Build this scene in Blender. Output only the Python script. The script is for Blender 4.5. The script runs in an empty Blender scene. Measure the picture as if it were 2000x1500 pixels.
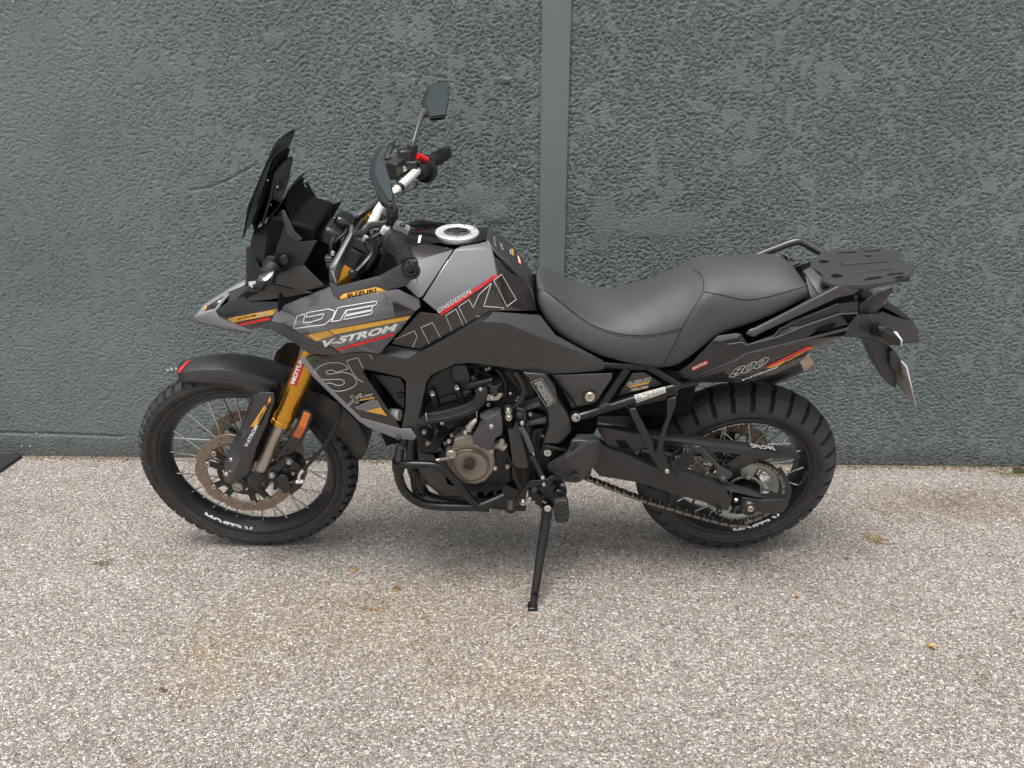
import bpy, bmesh, math, random
import numpy as np
from math import sin, cos, pi, radians, sqrt, atan2
from mathutils import Vector, Matrix
from mathutils.bvhtree import BVHTree

random.seed(7)
scene = bpy.context.scene
COL = scene.collection

# ------------------------------------------------------------------ camera
FPX = 1451.3357                              # focal length in pixels of a 2000 px wide frame
CAM = Vector((-0.72663, -2.24807, 1.39199))
LEAN = 0.20256                               # the motorcycle leans on its side stand
_r = Matrix.Rotation(-0.0011246, 3, 'Z') @ Matrix.Rotation(-0.346817, 3, 'X') @ Matrix.Rotation(-0.0020477, 3, 'Y')
RIGHT, FWD, UP = _r.col[0].copy(), _r.col[1].copy(), _r.col[2].copy()
cd = bpy.data.cameras.new('camera')
cam = bpy.data.objects.new('camera', cd); COL.objects.link(cam)
cd.sensor_fit = 'HORIZONTAL'; cd.sensor_width = 36.0; cd.lens = FPX / 2000 * 36.0
cd.clip_start = 0.05; cd.clip_end = 400
m4 = Matrix((RIGHT, UP, -FWD)).transposed().to_4x4(); m4.translation = CAM
cam.matrix_world = m4
scene.camera = cam

# ------------------------------------------------------------------ sky, sun, exposure
SUN_EL, SUN_AZ = radians(72), radians(200)   # azimuth measured clockwise from +Y
world = bpy.data.worlds.new('World'); scene.world = world; world.use_nodes = True
wn, wl = world.node_tree.nodes, world.node_tree.links
wn.clear()
sky = wn.new('ShaderNodeTexSky'); sky.sky_type = 'NISHITA'; sky.sun_disc = False
sky.sun_elevation = SUN_EL; sky.sun_rotation = SUN_AZ
sky.air_density = 1.0; sky.dust_density = 6.0; sky.ozone_density = 1.0
hs = wn.new('ShaderNodeHueSaturation'); hs.inputs['Saturation'].default_value = 0.22
bg = wn.new('ShaderNodeBackground'); bg.inputs['Strength'].default_value = 0.13
wo = wn.new('ShaderNodeOutputWorld')
wl.new(sky.outputs[0], hs.inputs['Color']); wl.new(hs.outputs[0], bg.inputs[0]); wl.new(bg.outputs[0], wo.inputs[0])
sd = bpy.data.lights.new('sun', 'SUN'); sd.energy = 1.5; sd.angle = radians(24); sd.color = (1.0, 0.97, 0.93)
sun = bpy.data.objects.new('sun', sd); COL.objects.link(sun)
sdir = Vector((sin(SUN_AZ) * cos(SUN_EL), cos(SUN_AZ) * cos(SUN_EL), sin(SUN_EL)))
sun.rotation_euler = sdir.to_track_quat('Z', 'Y').to_euler(); sun.location = sdir * 10
scene.view_settings.view_transform = 'Standard'; scene.view_settings.look = 'None'
scene.view_settings.exposure = 0.42; scene.view_settings.gamma = 1.0
scene.view_settings.use_curve_mapping = False
scene.cycles.use_denoising = True
scene.cycles.max_bounces = 6
scene.cycles.use_adaptive_sampling = True; scene.cycles.adaptive_threshold = .02

# ------------------------------------------------------------------ pixel -> place
LM = Matrix.Rotation(LEAN, 3, 'X'); LI = LM.transposed()
CB = LI @ CAM
def _ray(u, v): return RIGHT * ((u - 1000) / FPX) - UP * ((v - 750) / FPX) + FWD
def P(u, v, D):
    """point of the motorcycle (its own upright frame) seen at u, v whose distance to the left of the centre plane is D"""
    d = LI @ _ray(u, v); t = (-D - CB.y) / d.y
    return CB + d * t
def G(u, v):
    d = _ray(u, v); return CAM + d * (-CAM.z / d.z)
WD, WYAW = 0.6129, -0.0222
WDIR = Vector((cos(WYAW), sin(WYAW), 0)); WN = Vector((-sin(WYAW), cos(WYAW), 0))
def W(u, v):
    """wall coordinates (along, up) seen at u, v"""
    d = _ray(u, v); t = (Vector((0, WD, 0)) - CAM).dot(WN) / d.dot(WN); p = CAM + d * t
    return ((p - Vector((0, WD, 0))).dot(WDIR), p.z)
ZOOM = dict(A=(350,240,3.75), B=(620,140,3.409), C=(360,440,3.26), D=(740,440,4.348), E=(260,680,3.75), F=(740,680,4.167),
            G=(1020,460,3.333), H=(1420,450,4.055), I=(1080,680,5.357), J=(1220,720,4.0545), K=(940,900,4.6885),
            N=(640,380,6.25), O=(380,480,5), Q=(580,560,5), S=(780,680,6.25), T=(980,680,6.25), U=(700,250,10),
            L=(1400,780,7.5), M=(1230,900,7.5), R=(260,730,7.5), V=(460,880,7.5), X=(0,0,1))
def px(k, u, v): a, b, s = ZOOM[k]; return a + u / s, b + v / s
def p(k, u, v, D): return P(*px(k, u, v), D)
def pts(k, *l):
    """points of a tracing: (u, v, D), or (other zoom key, u, v, D)"""
    return [p(*t) if isinstance(t[0], str) else p(k, *t) for t in l]

# ------------------------------------------------------------------ materials
def nodes_of(name):
    m = bpy.data.materials.new(name); m.use_nodes = True
    nt = m.node_tree; return m, nt, nt.nodes['Principled BSDF']
MATS = {}
def mat(name, col, rough=.5, metal=0., coat=0., spec=.5, bump=0., bscale=400., vary=.12, rvar=.1, dust=0.):
    m, nt, b = nodes_of(name); N, Lk = nt.nodes, nt.links
    tc = N.new('ShaderNodeTexCoord')
    nz = N.new('ShaderNodeTexNoise'); nz.inputs['Scale'].default_value = 9; nz.inputs['Detail'].default_value = 6
    Lk.new(tc.outputs['Object'], nz.inputs['Vector'])
    mx = N.new('ShaderNodeMix'); mx.data_type = 'RGBA'
    c = Vector(col)
    mx.inputs[6].default_value = (*(c * (1 - vary)), 1); mx.inputs[7].default_value = (*(c * (1 + vary)), 1)
    Lk.new(nz.outputs['Fac'], mx.inputs[0])
    out = mx.outputs[2]
    if dust:
        n3 = N.new('ShaderNodeTexNoise'); n3.inputs['Scale'].default_value = 45; n3.inputs['Detail'].default_value = 8; n3.inputs['Roughness'].default_value = .75
        Lk.new(tc.outputs['Object'], n3.inputs['Vector'])
        cr = N.new('ShaderNodeValToRGB'); cr.color_ramp.elements[0].position = .5; cr.color_ramp.elements[1].position = .78
        Lk.new(n3.outputs['Fac'], cr.inputs[0])
        mu = N.new('ShaderNodeMath'); mu.operation = 'MULTIPLY'; mu.inputs[1].default_value = dust; Lk.new(cr.outputs[0], mu.inputs[0])
        m2 = N.new('ShaderNodeMix'); m2.data_type = 'RGBA'; m2.inputs[7].default_value = (.19, .165, .14, 1)
        Lk.new(mu.outputs[0], m2.inputs[0]); Lk.new(out, m2.inputs[6]); out = m2.outputs[2]
    Lk.new(out, b.inputs['Base Color'])
    mr = N.new('ShaderNodeMapRange'); mr.inputs[3].default_value = max(.02, rough - rvar); mr.inputs[4].default_value = min(1, rough + rvar)
    n2 = N.new('ShaderNodeTexNoise'); n2.inputs['Scale'].default_value = 30; n2.inputs['Detail'].default_value = 5
    Lk.new(tc.outputs['Object'], n2.inputs['Vector']); Lk.new(n2.outputs['Fac'], mr.inputs[0]); Lk.new(mr.outputs[0], b.inputs['Roughness'])
    b.inputs['Metallic'].default_value = metal; b.inputs['Coat Weight'].default_value = coat; b.inputs['Coat Roughness'].default_value = .06
    b.inputs['Specular IOR Level'].default_value = spec
    if bump:
        n4 = N.new('ShaderNodeTexNoise'); n4.inputs['Scale'].default_value = bscale; n4.inputs['Detail'].default_value = 3
        Lk.new(tc.outputs['Object'], n4.inputs['Vector'])
        bp = N.new('ShaderNodeBump'); bp.inputs['Strength'].default_value = bump; bp.inputs['Distance'].default_value = .001
        Lk.new(n4.outputs['Fac'], bp.inputs['Height']); Lk.new(bp.outputs[0], b.inputs['Normal'])
    MATS[name] = m; return m
mat('matte_black', (.018,.0178,.019), .32, spec=.65, bump=.25, bscale=900, dust=.06)
mat('dark_plastic', (.034,.0337,.0362), .31, spec=.7, bump=.25, bscale=1200, rvar=.06, dust=.05)
mat('side_grey', (.040,.0388,.0395), .29, spec=.7, rvar=.05, bump=.1, bscale=1500)
mat('frame_black', (.009,.009,.0095), .27, coat=.1)
mat('nose_black', (.014,.014,.0145), .42, bump=.25, bscale=900)
mat('satin_black', (.014,.014,.015), .26, coat=.3)
mat('deep_black', (.003,.003,.0032), .65, spec=.2)
mat('gloss_black', (.006,.006,.0065), .09, coat=.5, rvar=.04)
mat('graphic_dark', (.028,.0225,.021), .13, coat=.6, vary=.25, rvar=.04)
mat('grey_paint', (.155,.156,.166), .30, metal=.2, coat=.7, vary=.05, rvar=.04)
mat('mid_graphic', (.165,.165,.18), .22, coat=.5, vary=.1, rvar=.04)
mat('deep_graphic', (.092,.088,.094), .18, coat=.6, vary=.15, rvar=.04)
mat('silver_plastic', (.26,.26,.275), .42, vary=.05)
mat('gold_anodised', (.78,.40,.055), .26, metal=.92, vary=.05, rvar=.05)
mat('chrome', (.62,.60,.57), .2, metal=1.0)
mat('dusty_chrome', (.55,.50,.44), .42, metal=.85, vary=.2, rvar=.12)
mat('bolt_steel', (.62,.61,.58), .28, metal=1.0)
mat('alu', (.82,.82,.80), .42, metal=.55, vary=.04)
mat('bar_white', (.86,.85,.80), .38, metal=.2, vary=.03)
mat('bronze', (.33,.285,.24), .40, metal=.5, vary=.06, rvar=.05)
mat('bronze_face', (.27,.23,.19), .33, metal=.5, vary=.06)
mat('rubber', (.017,.0165,.0165), .62, bump=.3, bscale=700, dust=.10)
mat('tyre_side', (.030,.027,.025), .62, bump=.25, bscale=500, dust=.34, vary=.25)
mat('tyre_tread', (.034,.031,.030), .66, bump=.4, bscale=400, dust=.42, vary=.25)
mat('tyre_shoulder', (.033,.035,.042), .6, bump=.3, bscale=400, dust=.12, vary=.15)
mat('seat_vinyl', (.064,.0615,.066), .52, bump=1.0, bscale=300, rvar=.06, vary=.10, dust=.10)
mat('seam', (.012,.012,.012), .8)
mat('disc_steel', (.30,.235,.185), .38, metal=.75, vary=.18, rvar=.1)
mat('sprocket_steel', (.40,.42,.38), .4, metal=.6, vary=.12, dust=.15)
mat('chain_steel', (.26,.235,.21), .42, metal=.8, vary=.2)
mat('chain_dark', (.025,.023,.022), .55)
mat('spoke_steel', (.66,.65,.62), .26, metal=1.0)
mat('rim_black', (.011,.011,.014), .38, dust=.05)
mat('red', (.72,.012,.014), .3, coat=.3, vary=.03)
mat('sticker_red', (.62,.03,.03), .35, vary=.04)
mat('gold_sticker', (.78,.41,.06), .3, coat=.3, vary=.03)
mat('orange_lens', (.80,.20,.015), .2, coat=.6, bump=.8, bscale=1200, vary=.2)
mat('orange_dim', (.48,.11,.02), .3, coat=.4, bump=.8, bscale=1200, vary=.25)
mat('white_print', (.80,.80,.78), .4, vary=.03)
mat('pale_print', (.50,.49,.47), .4, vary=.05)
mat('line_print', (.62,.60,.57), .4, vary=.04)
mat('emboss_line', (.105,.10,.10), .4)
mat('groove_shade', (.007,.0068,.0065), .85)
mat('dim_print', (.075,.07,.068), .3, vary=.05)
mat('black_print', (.008,.008,.008), .35)
mat('label_black', (.01,.011,.011), .3)
mat('mirror_glass', (.16,.19,.20), .06, metal=1.0, vary=.03, rvar=.02)
mat('smoke_screen', (.006,.006,.0065), .22, spec=.22, rvar=.04)
mat('clear_lens', (.62,.62,.64), .12, coat=.6)
mat('dark_lens', (.03,.03,.036), .08, coat=.6)
mat('plate_back', (.27,.25,.225), .5, metal=.5, vary=.2, dust=.4)
mat('plate_white', (.72,.74,.78), .3, vary=.03)
mat('exhaust_tip', (.55,.45,.33), .35, metal=.8, vary=.3, dust=.2)
mat('sky_film', (.45,.48,.5), .3)
mat('hose_grey', (.022,.022,.024), .42)
mat('cream_film', (.55,.52,.48), .45)
mat('engine_black', (.009,.009,.0095), .38, bump=.3, bscale=700, dust=.05)
mat('rack_plastic', (.047,.047,.051), .36, spec=.6, bump=.3, bscale=900, dust=.1)
mat('dull_grey', (.075,.075,.082), .34, spec=.6)
mat('brown_wire', (.025,.020,.017), .55)
mat('red_wire', (.4,.04,.02), .5)

def contour_lines(name, amount, col):
    m = MATS[name]; nt = m.node_tree; N, Lk = nt.nodes, nt.links; b = nt.nodes['Principled BSDF']
    src = b.inputs['Base Color'].links[0].from_socket
    tc = N.new('ShaderNodeTexCoord'); nz = N.new('ShaderNodeTexNoise'); nz.inputs['Scale'].default_value = 11; nz.inputs['Detail'].default_value = 1.5
    Lk.new(tc.outputs['Object'], nz.inputs['Vector'])
    mu = N.new('ShaderNodeMath'); mu.operation = 'MULTIPLY'; mu.inputs[1].default_value = 26; Lk.new(nz.outputs['Fac'], mu.inputs[0])
    pp = N.new('ShaderNodeMath'); pp.operation = 'PINGPONG'; pp.inputs[1].default_value = 1; Lk.new(mu.outputs[0], pp.inputs[0])
    cr = N.new('ShaderNodeValToRGB'); cr.color_ramp.elements[0].position = .0; cr.color_ramp.elements[0].color = (amount,)*3 + (1,); cr.color_ramp.elements[1].position = .16; cr.color_ramp.elements[1].color = (0,0,0,1)
    Lk.new(pp.outputs[0], cr.inputs[0])
    mx = N.new('ShaderNodeMix'); mx.data_type = 'RGBA'; mx.inputs[7].default_value = (*col, 1); Lk.new(cr.outputs[0], mx.inputs[0]); Lk.new(src, mx.inputs[6]); Lk.new(mx.outputs[2], b.inputs['Base Color'])
contour_lines('deep_graphic', .4, (.17,.16,.165)); contour_lines('graphic_dark', .35, (.055,.045,.04)); contour_lines('mid_graphic', .3, (.18,.18,.19))

# ------------------------------------------------------------------ mesh building
class MB:
    def __init__(s): s.v = []; s.f = []; s.sm = []
    def add(s, vs, fs, smooth=False):
        o = len(s.v); s.v += [Vector(x) for x in vs]; s.f += [tuple(i + o for i in f) for f in fs]; s.sm += [smooth] * len(fs); return s
    def facets(s, vs, fs, face_cam=True):
        """panel faces, each turned to the side it is seen from"""
        out = []
        for f in fs:
            n = Vector((0,0,0)); q = [Vector(vs[i]) for i in f]
            for i in range(len(q)): n += q[i].cross(q[(i + 1) % len(q)])
            c = sum(q, Vector()) / len(q)
            out.append(tuple(f) if (not face_cam or n.dot(CB - c) > 0) else tuple(reversed(f)))
        return s.add(vs, out)
    def prism(s, poly, vec):
        """solid: polygon swept along vec"""
        n = len(poly); vec = Vector(vec); q = [Vector(x) for x in poly]
        nn = Vector((0,0,0))
        for i in range(n): nn += q[i].cross(q[(i + 1) % n])
        if nn.dot(vec) > 0: q = q[::-1]
        vs = q + [x + vec for x in q]
        fs = [tuple(range(n)), tuple(range(2 * n - 1, n - 1, -1))] + [(i + n, (i + 1) % n + n, (i + 1) % n, i) for i in range(n)]
        return s.add(vs, [tuple(f) for f in fs])
    def box(s, c, size, rot=None):
        a, b, d = [x / 2 for x in size]; R = rot or Matrix.Identity(3); c = Vector(c)
        vs = [c + R @ Vector((i * a, j * b, k * d)) for i in (-1, 1) for j in (-1, 1) for k in (-1, 1)]
        return s.add(vs, [(0,1,3,2),(4,6,7,5),(0,4,5,1),(2,3,7,6),(0,2,6,4),(1,5,7,3)])
    def bar(s, p0, p1, w, h, up=(0,0,1)):
        p0, p1 = Vector(p0), Vector(p1); x = (p1 - p0); l = x.length; x.normalize()
        y = Vector(up).cross(x).normalized(); z = x.cross(y)
        return s.box((p0 + p1) / 2, (l, w, h), Matrix((x, y, z)).transposed())
    def tube(s, path, r, seg=10, smooth_path=0, closed=False, cap=True, flat=1.0):
        q = [Vector(x) for x in path]; rr = list(r) if isinstance(r, (list, tuple)) else [r] * len(q)
        if smooth_path: q, rr = catmull(q, rr, smooth_path, closed)
        n = len(q); rings = []; prev = None
        for i in range(n):
            if closed: t = q[(i + 1) % n] - q[i - 1]
            else: t = q[min(i + 1, n - 1)] - q[max(i - 1, 0)]
            t.normalize()
            if prev is None:
                a = Vector((0,0,1)) if abs(t.z) < .9 else Vector((1,0,0)); u = a.cross(t).normalized()
            else:
                u = (prev - t * prev.dot(t)).normalized()
            prev = u; w = t.cross(u)
            rings.append([q[i] + (u * cos(2*pi*k/seg) + w * sin(2*pi*k/seg) * flat) * rr[i] for k in range(seg)])
        o = [x for ring in rings for x in ring]; fs = []
        for i in range(n if closed else n - 1):
            a, b = i * seg, ((i + 1) % n) * seg
            fs += [(a + k, a + (k + 1) % seg, b + (k + 1) % seg, b + k) for k in range(seg)]
        s.add(o, fs, True)
        if cap and not closed:
            s.f += [tuple(range(len(s.v) - len(o), len(s.v) - len(o) + seg))[::-1], tuple(range(len(s.v) - seg, len(s.v)))]; s.sm += [False, False]
        return s
    def lathe(s, prof, c, axis=(0,-1,0), seg=28, closed=False, start=(0,0,1)):
        """prof = [(radius, height along axis)], solid of revolution"""
        ax = Vector(axis).normalized(); st = Vector(start)
        if abs(st.dot(ax)) > .95: st = Vector((1,0,0))
        u = (st - ax * st.dot(ax)).normalized(); w = ax.cross(u); c = Vector(c); n = len(prof); vs = []
        for r, h in prof:
            vs += [c + ax * h + (u * cos(2*pi*k/seg) + w * sin(2*pi*k/seg)) * r for k in range(seg)]
        fs = []
        for i in range(n if closed else n - 1):
            a, b = i * seg, ((i + 1) % n) * seg
            fs += [(a + k, a + (k + 1) % seg, b + (k + 1) % seg, b + k) for k in range(seg)]
        o = len(s.v); s.add(vs, fs, True)
        if not closed:
            if prof[0][0] > 1e-6: s.f.append(tuple(range(o, o + seg))[::-1]); s.sm.append(False)
            if prof[-1][0] > 1e-6: s.f.append(tuple(range(o + (n - 1) * seg, o + n * seg))); s.sm.append(False)
        return s
    def sphere(s, c, r, sx=(1,1,1), seg=14, rings=8):
        c = Vector(c); vs = []; fs = []
        for i in range(rings + 1):
            t = pi * i / rings
            vs += [c + Vector((r*sx[0]*sin(t)*cos(2*pi*k/seg), r*sx[1]*sin(t)*sin(2*pi*k/seg), r*sx[2]*cos(t))) for k in range(seg)]
        for i in range(rings):
            fs += [(i*seg+k, (i+1)*seg+k, (i+1)*seg+(k+1)%seg, i*seg+(k+1)%seg) for k in range(seg)]
        return s.add(vs, fs, True)
    def build(s, name, m, par=None, solid=0., bevel=0., seg=2, sub=0, mirror=False, smooth=None, flip=False):
        me = bpy.data.meshes.new(name); me.from_pydata([tuple(x) for x in s.v], [], s.f); me.validate()
        if len(s.sm) == len(me.polygons): me.polygons.foreach_set('use_smooth', [bool(x) or smooth is not None for x in s.sm])
        me.materials.append(MATS[m] if isinstance(m, str) else m)
        bm = bmesh.new(); bm.from_mesh(me); bmesh.ops.remove_doubles(bm, verts=bm.verts, dist=2e-5)
        if not solid and not sub: bmesh.ops.recalc_face_normals(bm, faces=bm.faces)
        bm.to_mesh(me); bm.free()
        me.set_sharp_from_angle(angle=radians(38 if smooth is None else smooth))
        o = bpy.data.objects.new(name, me); COL.objects.link(o)
        if par is not None: o.parent = par
        if sub: d = o.modifiers.new('sub', 'SUBSURF'); d.levels = d.render_levels = sub
        if solid: d = o.modifiers.new('thick', 'SOLIDIFY'); d.thickness = solid; d.offset = -1
        if bevel: d = o.modifiers.new('bevel', 'BEVEL'); d.width = bevel; d.segments = seg; d.limit_method = 'ANGLE'; d.angle_limit = radians(32 if not solid else 24); d.harden_normals = False
        if mirror:
            c = o.copy(); COL.objects.link(c); c.scale.y = -1; o['_twin'] = 1
            return o, c
        return o
def catmull(q, rr, n, closed=False):
    out, ro = [], []; k = len(q)
    for i in range(k if closed else k - 1):
        g = lambda j: q[j % k] if closed else q[max(0, min(k - 1, j))]
        a, b, c, d = g(i - 1), g(i), g(i + 1), g(i + 2); r0, r1 = rr[i], rr[(i + 1) % k]
        for j in range(n):
            t = j / n
            out.append(.5 * ((2*b) + (c - a)*t + (2*a - 5*b + 4*c - d)*t*t + (3*b - a - 3*c + d)*t**3)); ro.append(r0 + (r1 - r0) * t)
    if not closed: out.append(q[-1]); ro.append(rr[-1])
    return out, ro
def tag(o, label=None, cat=None, group=None, kind=None):
    for k, v in (('label', label), ('category', cat), ('group', group), ('kind', kind)):
        if v: o[k] = v
    return o
def empty(name, loc=(0,0,0)):
    o = bpy.data.objects.new(name, None); COL.objects.link(o); o.location = loc; o.empty_display_size = .1; return o
def inst(src, par, M, name=None):
    o = src.copy(); COL.objects.link(o); o.parent = par; o.matrix_local = M
    if name: o.name = name
    return o

# ------------------------------------------------------------------ noise on arrays
def perlin(x, y, seed=0):
    xi, yi = np.floor(x).astype(np.int64), np.floor(y).astype(np.int64); xf, yf = x - xi, y - yi
    def g(ix, iy, dx, dy):
        h = (ix * 374761393 + iy * 668265263 + seed * 974634777) & 0xffffffff
        h = ((h ^ (h >> 13)) * 1274126177) & 0xffffffff; h = h ^ (h >> 16)
        a = (h & 0xffff) * (2 * np.pi / 65536.0); return np.cos(a) * dx + np.sin(a) * dy
    u, v = xf*xf*xf*(xf*(xf*6-15)+10), yf*yf*yf*(yf*(yf*6-15)+10)
    a = g(xi, yi, xf, yf); b = g(xi+1, yi, xf-1, yf); c = g(xi, yi+1, xf, yf-1); d = g(xi+1, yi+1, xf-1, yf-1)
    return ((a + u*(b-a)) + v*((c + u*(d-c)) - (a + u*(b-a)))) * 1.5
# ================================================================== SETTING
# ---- ground: exposed aggregate, one sheet
def ground_material():
    m, nt, b = nodes_of('exposed_aggregate'); N, Lk = nt.nodes, nt.links
    tc = N.new('ShaderNodeTexCoord')
    def math_(op, a, c=None, d=None):
        n = N.new('ShaderNodeMath'); n.operation = op
        for i, x in enumerate((a, c, d)):
            if x is None: continue
            if isinstance(x, (int, float)): n.inputs[i].default_value = x
            else: Lk.new(x, n.inputs[i])
        return n.outputs[0]
    def noise(scale, detail=4, rough=.55, vec=None):
        n = N.new('ShaderNodeTexNoise'); n.noise_dimensions = '2D'; n.inputs['Scale'].default_value = scale; n.inputs['Detail'].default_value = detail; n.inputs['Roughness'].default_value = rough
        Lk.new(vec or tc.outputs['Object'], n.inputs['Vector']); return n
    def ramp(fac, *els):
        r = N.new('ShaderNodeValToRGB'); e = r.color_ramp.elements
        while len(e) < len(els): e.new(.5)
        for x, (pos, c) in zip(e, els): x.position = pos; x.color = (*c, 1) if len(c) == 3 else c
        Lk.new(fac, r.inputs[0]); return r.outputs[0]
    def mix(f, a, c, mode='MIX'):
        n = N.new('ShaderNodeMix'); n.data_type = 'RGBA'; n.blend_type = mode
        for i, x in ((0, f), (6, a), (7, c)):
            if isinstance(x, (int, float)): n.inputs[i].default_value = x
            elif isinstance(x, tuple): n.inputs[i].default_value = (*x, 1)
            else: Lk.new(x, n.inputs[i])
        return n.outputs[2]
    # wobble the lookup so that the stones are angular and uneven
    wob = noise(60, 2)
    vm = N.new('ShaderNodeVectorMath'); vm.operation = 'MULTIPLY_ADD'; vm.inputs[1].default_value = (.012, .012, 0)
    Lk.new(wob.outputs['Color'], vm.inputs[0]); Lk.new(tc.outputs['Object'], vm.inputs[2])
    mp = N.new('ShaderNodeMapping'); mp.inputs['Scale'].default_value = (1, 1.25, 1); mp.inputs['Rotation'].default_value = (0, 0, .35)
    Lk.new(vm.outputs[0], mp.inputs['Vector'])
    def stones(scale):
        v1 = N.new('ShaderNodeTexVoronoi'); v1.voronoi_dimensions = '2D'; v1.inputs['Scale'].default_value = scale; v1.inputs['Randomness'].default_value = 1; Lk.new(mp.outputs[0], v1.inputs['Vector'])
        v2 = N.new('ShaderNodeTexVoronoi'); v2.voronoi_dimensions = '2D'; v2.feature = 'DISTANCE_TO_EDGE'; v2.inputs['Scale'].default_value = scale; Lk.new(mp.outputs[0], v2.inputs['Vector'])
        sx = N.new('ShaderNodeSeparateColor'); Lk.new(v1.outputs['Color'], sx.inputs[0])
        return v1, v2, sx
    a1, a2, asx = stones(148); c1, c2, csx = stones(250)
    pal = [(0,(.26,.222,.195)), (.10,(.45,.39,.345)), (.22,(.61,.54,.485)), (.38,(.80,.73,.665)), (.58,(.95,.89,.83)), (.85,(.98,.935,.885)), (.93,(.48,.46,.445)), (.985,(.68,.50,.38)), (1,(.78,.61,.46))]
    ca = ramp(asx.outputs[0], *pal); cc = ramp(csx.outputs[1], *pal)
    which = ramp(asx.outputs[2], (.44,(0,0,0)), (.46,(1,1,1)))
    stone = mix(which, ca, cc)
    ea = ramp(a2.outputs['Distance'], (0.0,(0,0,0)), (.11,(1,1,1))); ec = ramp(c2.outputs['Distance'], (0.0,(0,0,0)), (.12,(1,1,1)))
    edge = mix(which, ea, ec)
    mortar = mix(noise(25, 2).outputs['Fac'], (.12,.102,.088), (.22,.19,.165))
    col = mix(edge, mortar, stone)
    fine = noise(700, 0)
    col = mix(.25, col, ramp(fine.outputs['Fac'], (.25,(.35,.34,.33)), (.75,(1,1,1))), 'MULTIPLY')
    # broad weathering
    big = noise(1.3, 3, .6)
    col = mix(.55, col, ramp(big.outputs['Fac'], (.3,(.80,.78,.76)), (.68,(1,1,1))), 'MULTIPLY')
    mid = noise(7, 3, .65)
    col = mix(.4, col, ramp(mid.outputs['Fac'], (.3,(.72,.69,.66)), (.65,(1,1,1))), 'MULTIPLY')
    # stains, and painted shade under the bike: centre, radii (metres), colour, strength
    geo = N.new('ShaderNodeNewGeometry')
    nse = noise(16, 4, .7)
    def stain_or_shade(u, v, rx, ry, colour, strength, rot=0., hard=.35, amt=.9):
        nonlocal col
        g = G(u, v)
        mpp = N.new('ShaderNodeMapping'); mpp.vector_type = 'TEXTURE'
        mpp.inputs['Location'].default_value = (g.x, g.y, 0); mpp.inputs['Rotation'].default_value = (0, 0, rot); mpp.inputs['Scale'].default_value = (rx, ry, 1)
        Lk.new(geo.outputs['Position'], mpp.inputs['Vector'])
        ln = N.new('ShaderNodeVectorMath'); ln.operation = 'LENGTH'; Lk.new(mpp.outputs[0], ln.inputs[0])
        d = math_('ADD', ln.outputs['Value'], math_('MULTIPLY', math_('SUBTRACT', nse.outputs['Fac'], .5), amt * 2))
        f = ramp(d, (max(0, 1 - hard), (strength,)*3), (1.0, (0, 0, 0)))
        col = mix(f, col, colour, 'MULTIPLY')
    stain_or_shade(760, 1200, .55, .26, (1,.87,.66), .5, .1, .8, 1.3)
    stain_or_shade(420, 1290, .16, .22, (1,.86,.64), .5, .4, .8, 1.3)
    stain_or_shade(1000, 1330, .35, .16, (1,.9,.68), .5, 0, .8, 1.3)
    stain_or_shade(198, 1100, .05, .03, (.40,.36,.30), .9, 0, .6)
    stain_or_shade(330, 1090, .12, .03, (.75,.70,.62), .6, 0, .8)
    stain_or_shade(692, 1113, .03, .018, (.9,.58,.28), .9, 0, .8)
    stain_or_shade(727, 1190, .045, .015, (.85,.50,.26), .9, 0, .8)
    stain_or_shade(775, 1150, .02, .012, (.9,.55,.26), .8, 0, .8)
    stain_or_shade(1707, 1052, .034, .05, (.78,.66,.45), .95, .5, .25, .5)
    stain_or_shade(1652, 1091, .012, .009, (.3,.3,.33), .9, 0, .6)
    stain_or_shade(1870, 985, .5, .16, (.66,.58,.48), .75, 0, .9, 1.0)
    stain_or_shade(1250, 1100, .9, .3, (.80,.78,.76), .6, 0, .9, 1.0)  # soft shade below the bike, painted into the ground colour
    stain_or_shade(1985, 925, .16, .05, (.45,.46,.22), .9, 0, .8, 1.0)
    # browner, darker strip of ground along the foot of the wall
    sp = N.new('ShaderNodeSeparateXYZ'); Lk.new(geo.outputs['Position'], sp.inputs[0])
    dw = math_('SUBTRACT', WD, math_('SUBTRACT', sp.outputs['Y'], math_('MULTIPLY', sp.outputs['X'], math.tan(WYAW))))
    dn = math_('ADD', dw, math_('MULTIPLY', math_('SUBTRACT', nse.outputs['Fac'], .5), .05))
    col = mix(ramp(dn, (.004,(.85,.85,.85)), (.05,(0,0,0))), col, (.62,.52,.38), 'MULTIPLY')
    Lk.new(col, b.inputs['Base Color']); b.inputs['Roughness'].default_value = .75; b.inputs['Specular IOR Level'].default_value = .3
    # relief of the stones
    h = math_('MULTIPLY', math_('MINIMUM', mix(which, a2.outputs['Distance'], c2.outputs['Distance']), .35), 1.0)
    h2 = math_('ADD', h, math_('MULTIPLY', asx.outputs[1], .25))
    bp = N.new('ShaderNodeBump'); bp.inputs['Strength'].default_value = 1; bp.inputs['Distance'].default_value = .008
    Lk.new(h2, bp.inputs['Height']); Lk.new(bp.outputs[0], b.inputs['Normal'])
    return m
g = MB(); S_ = 60
g.add([(-S_, -S_, 0), (S_, -S_, 0), (S_, S_, 0), (-S_, S_, 0)], [(0, 1, 2, 3)])
ground = g.build('ground', ground_material()); tag(ground, kind='structure')

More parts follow.
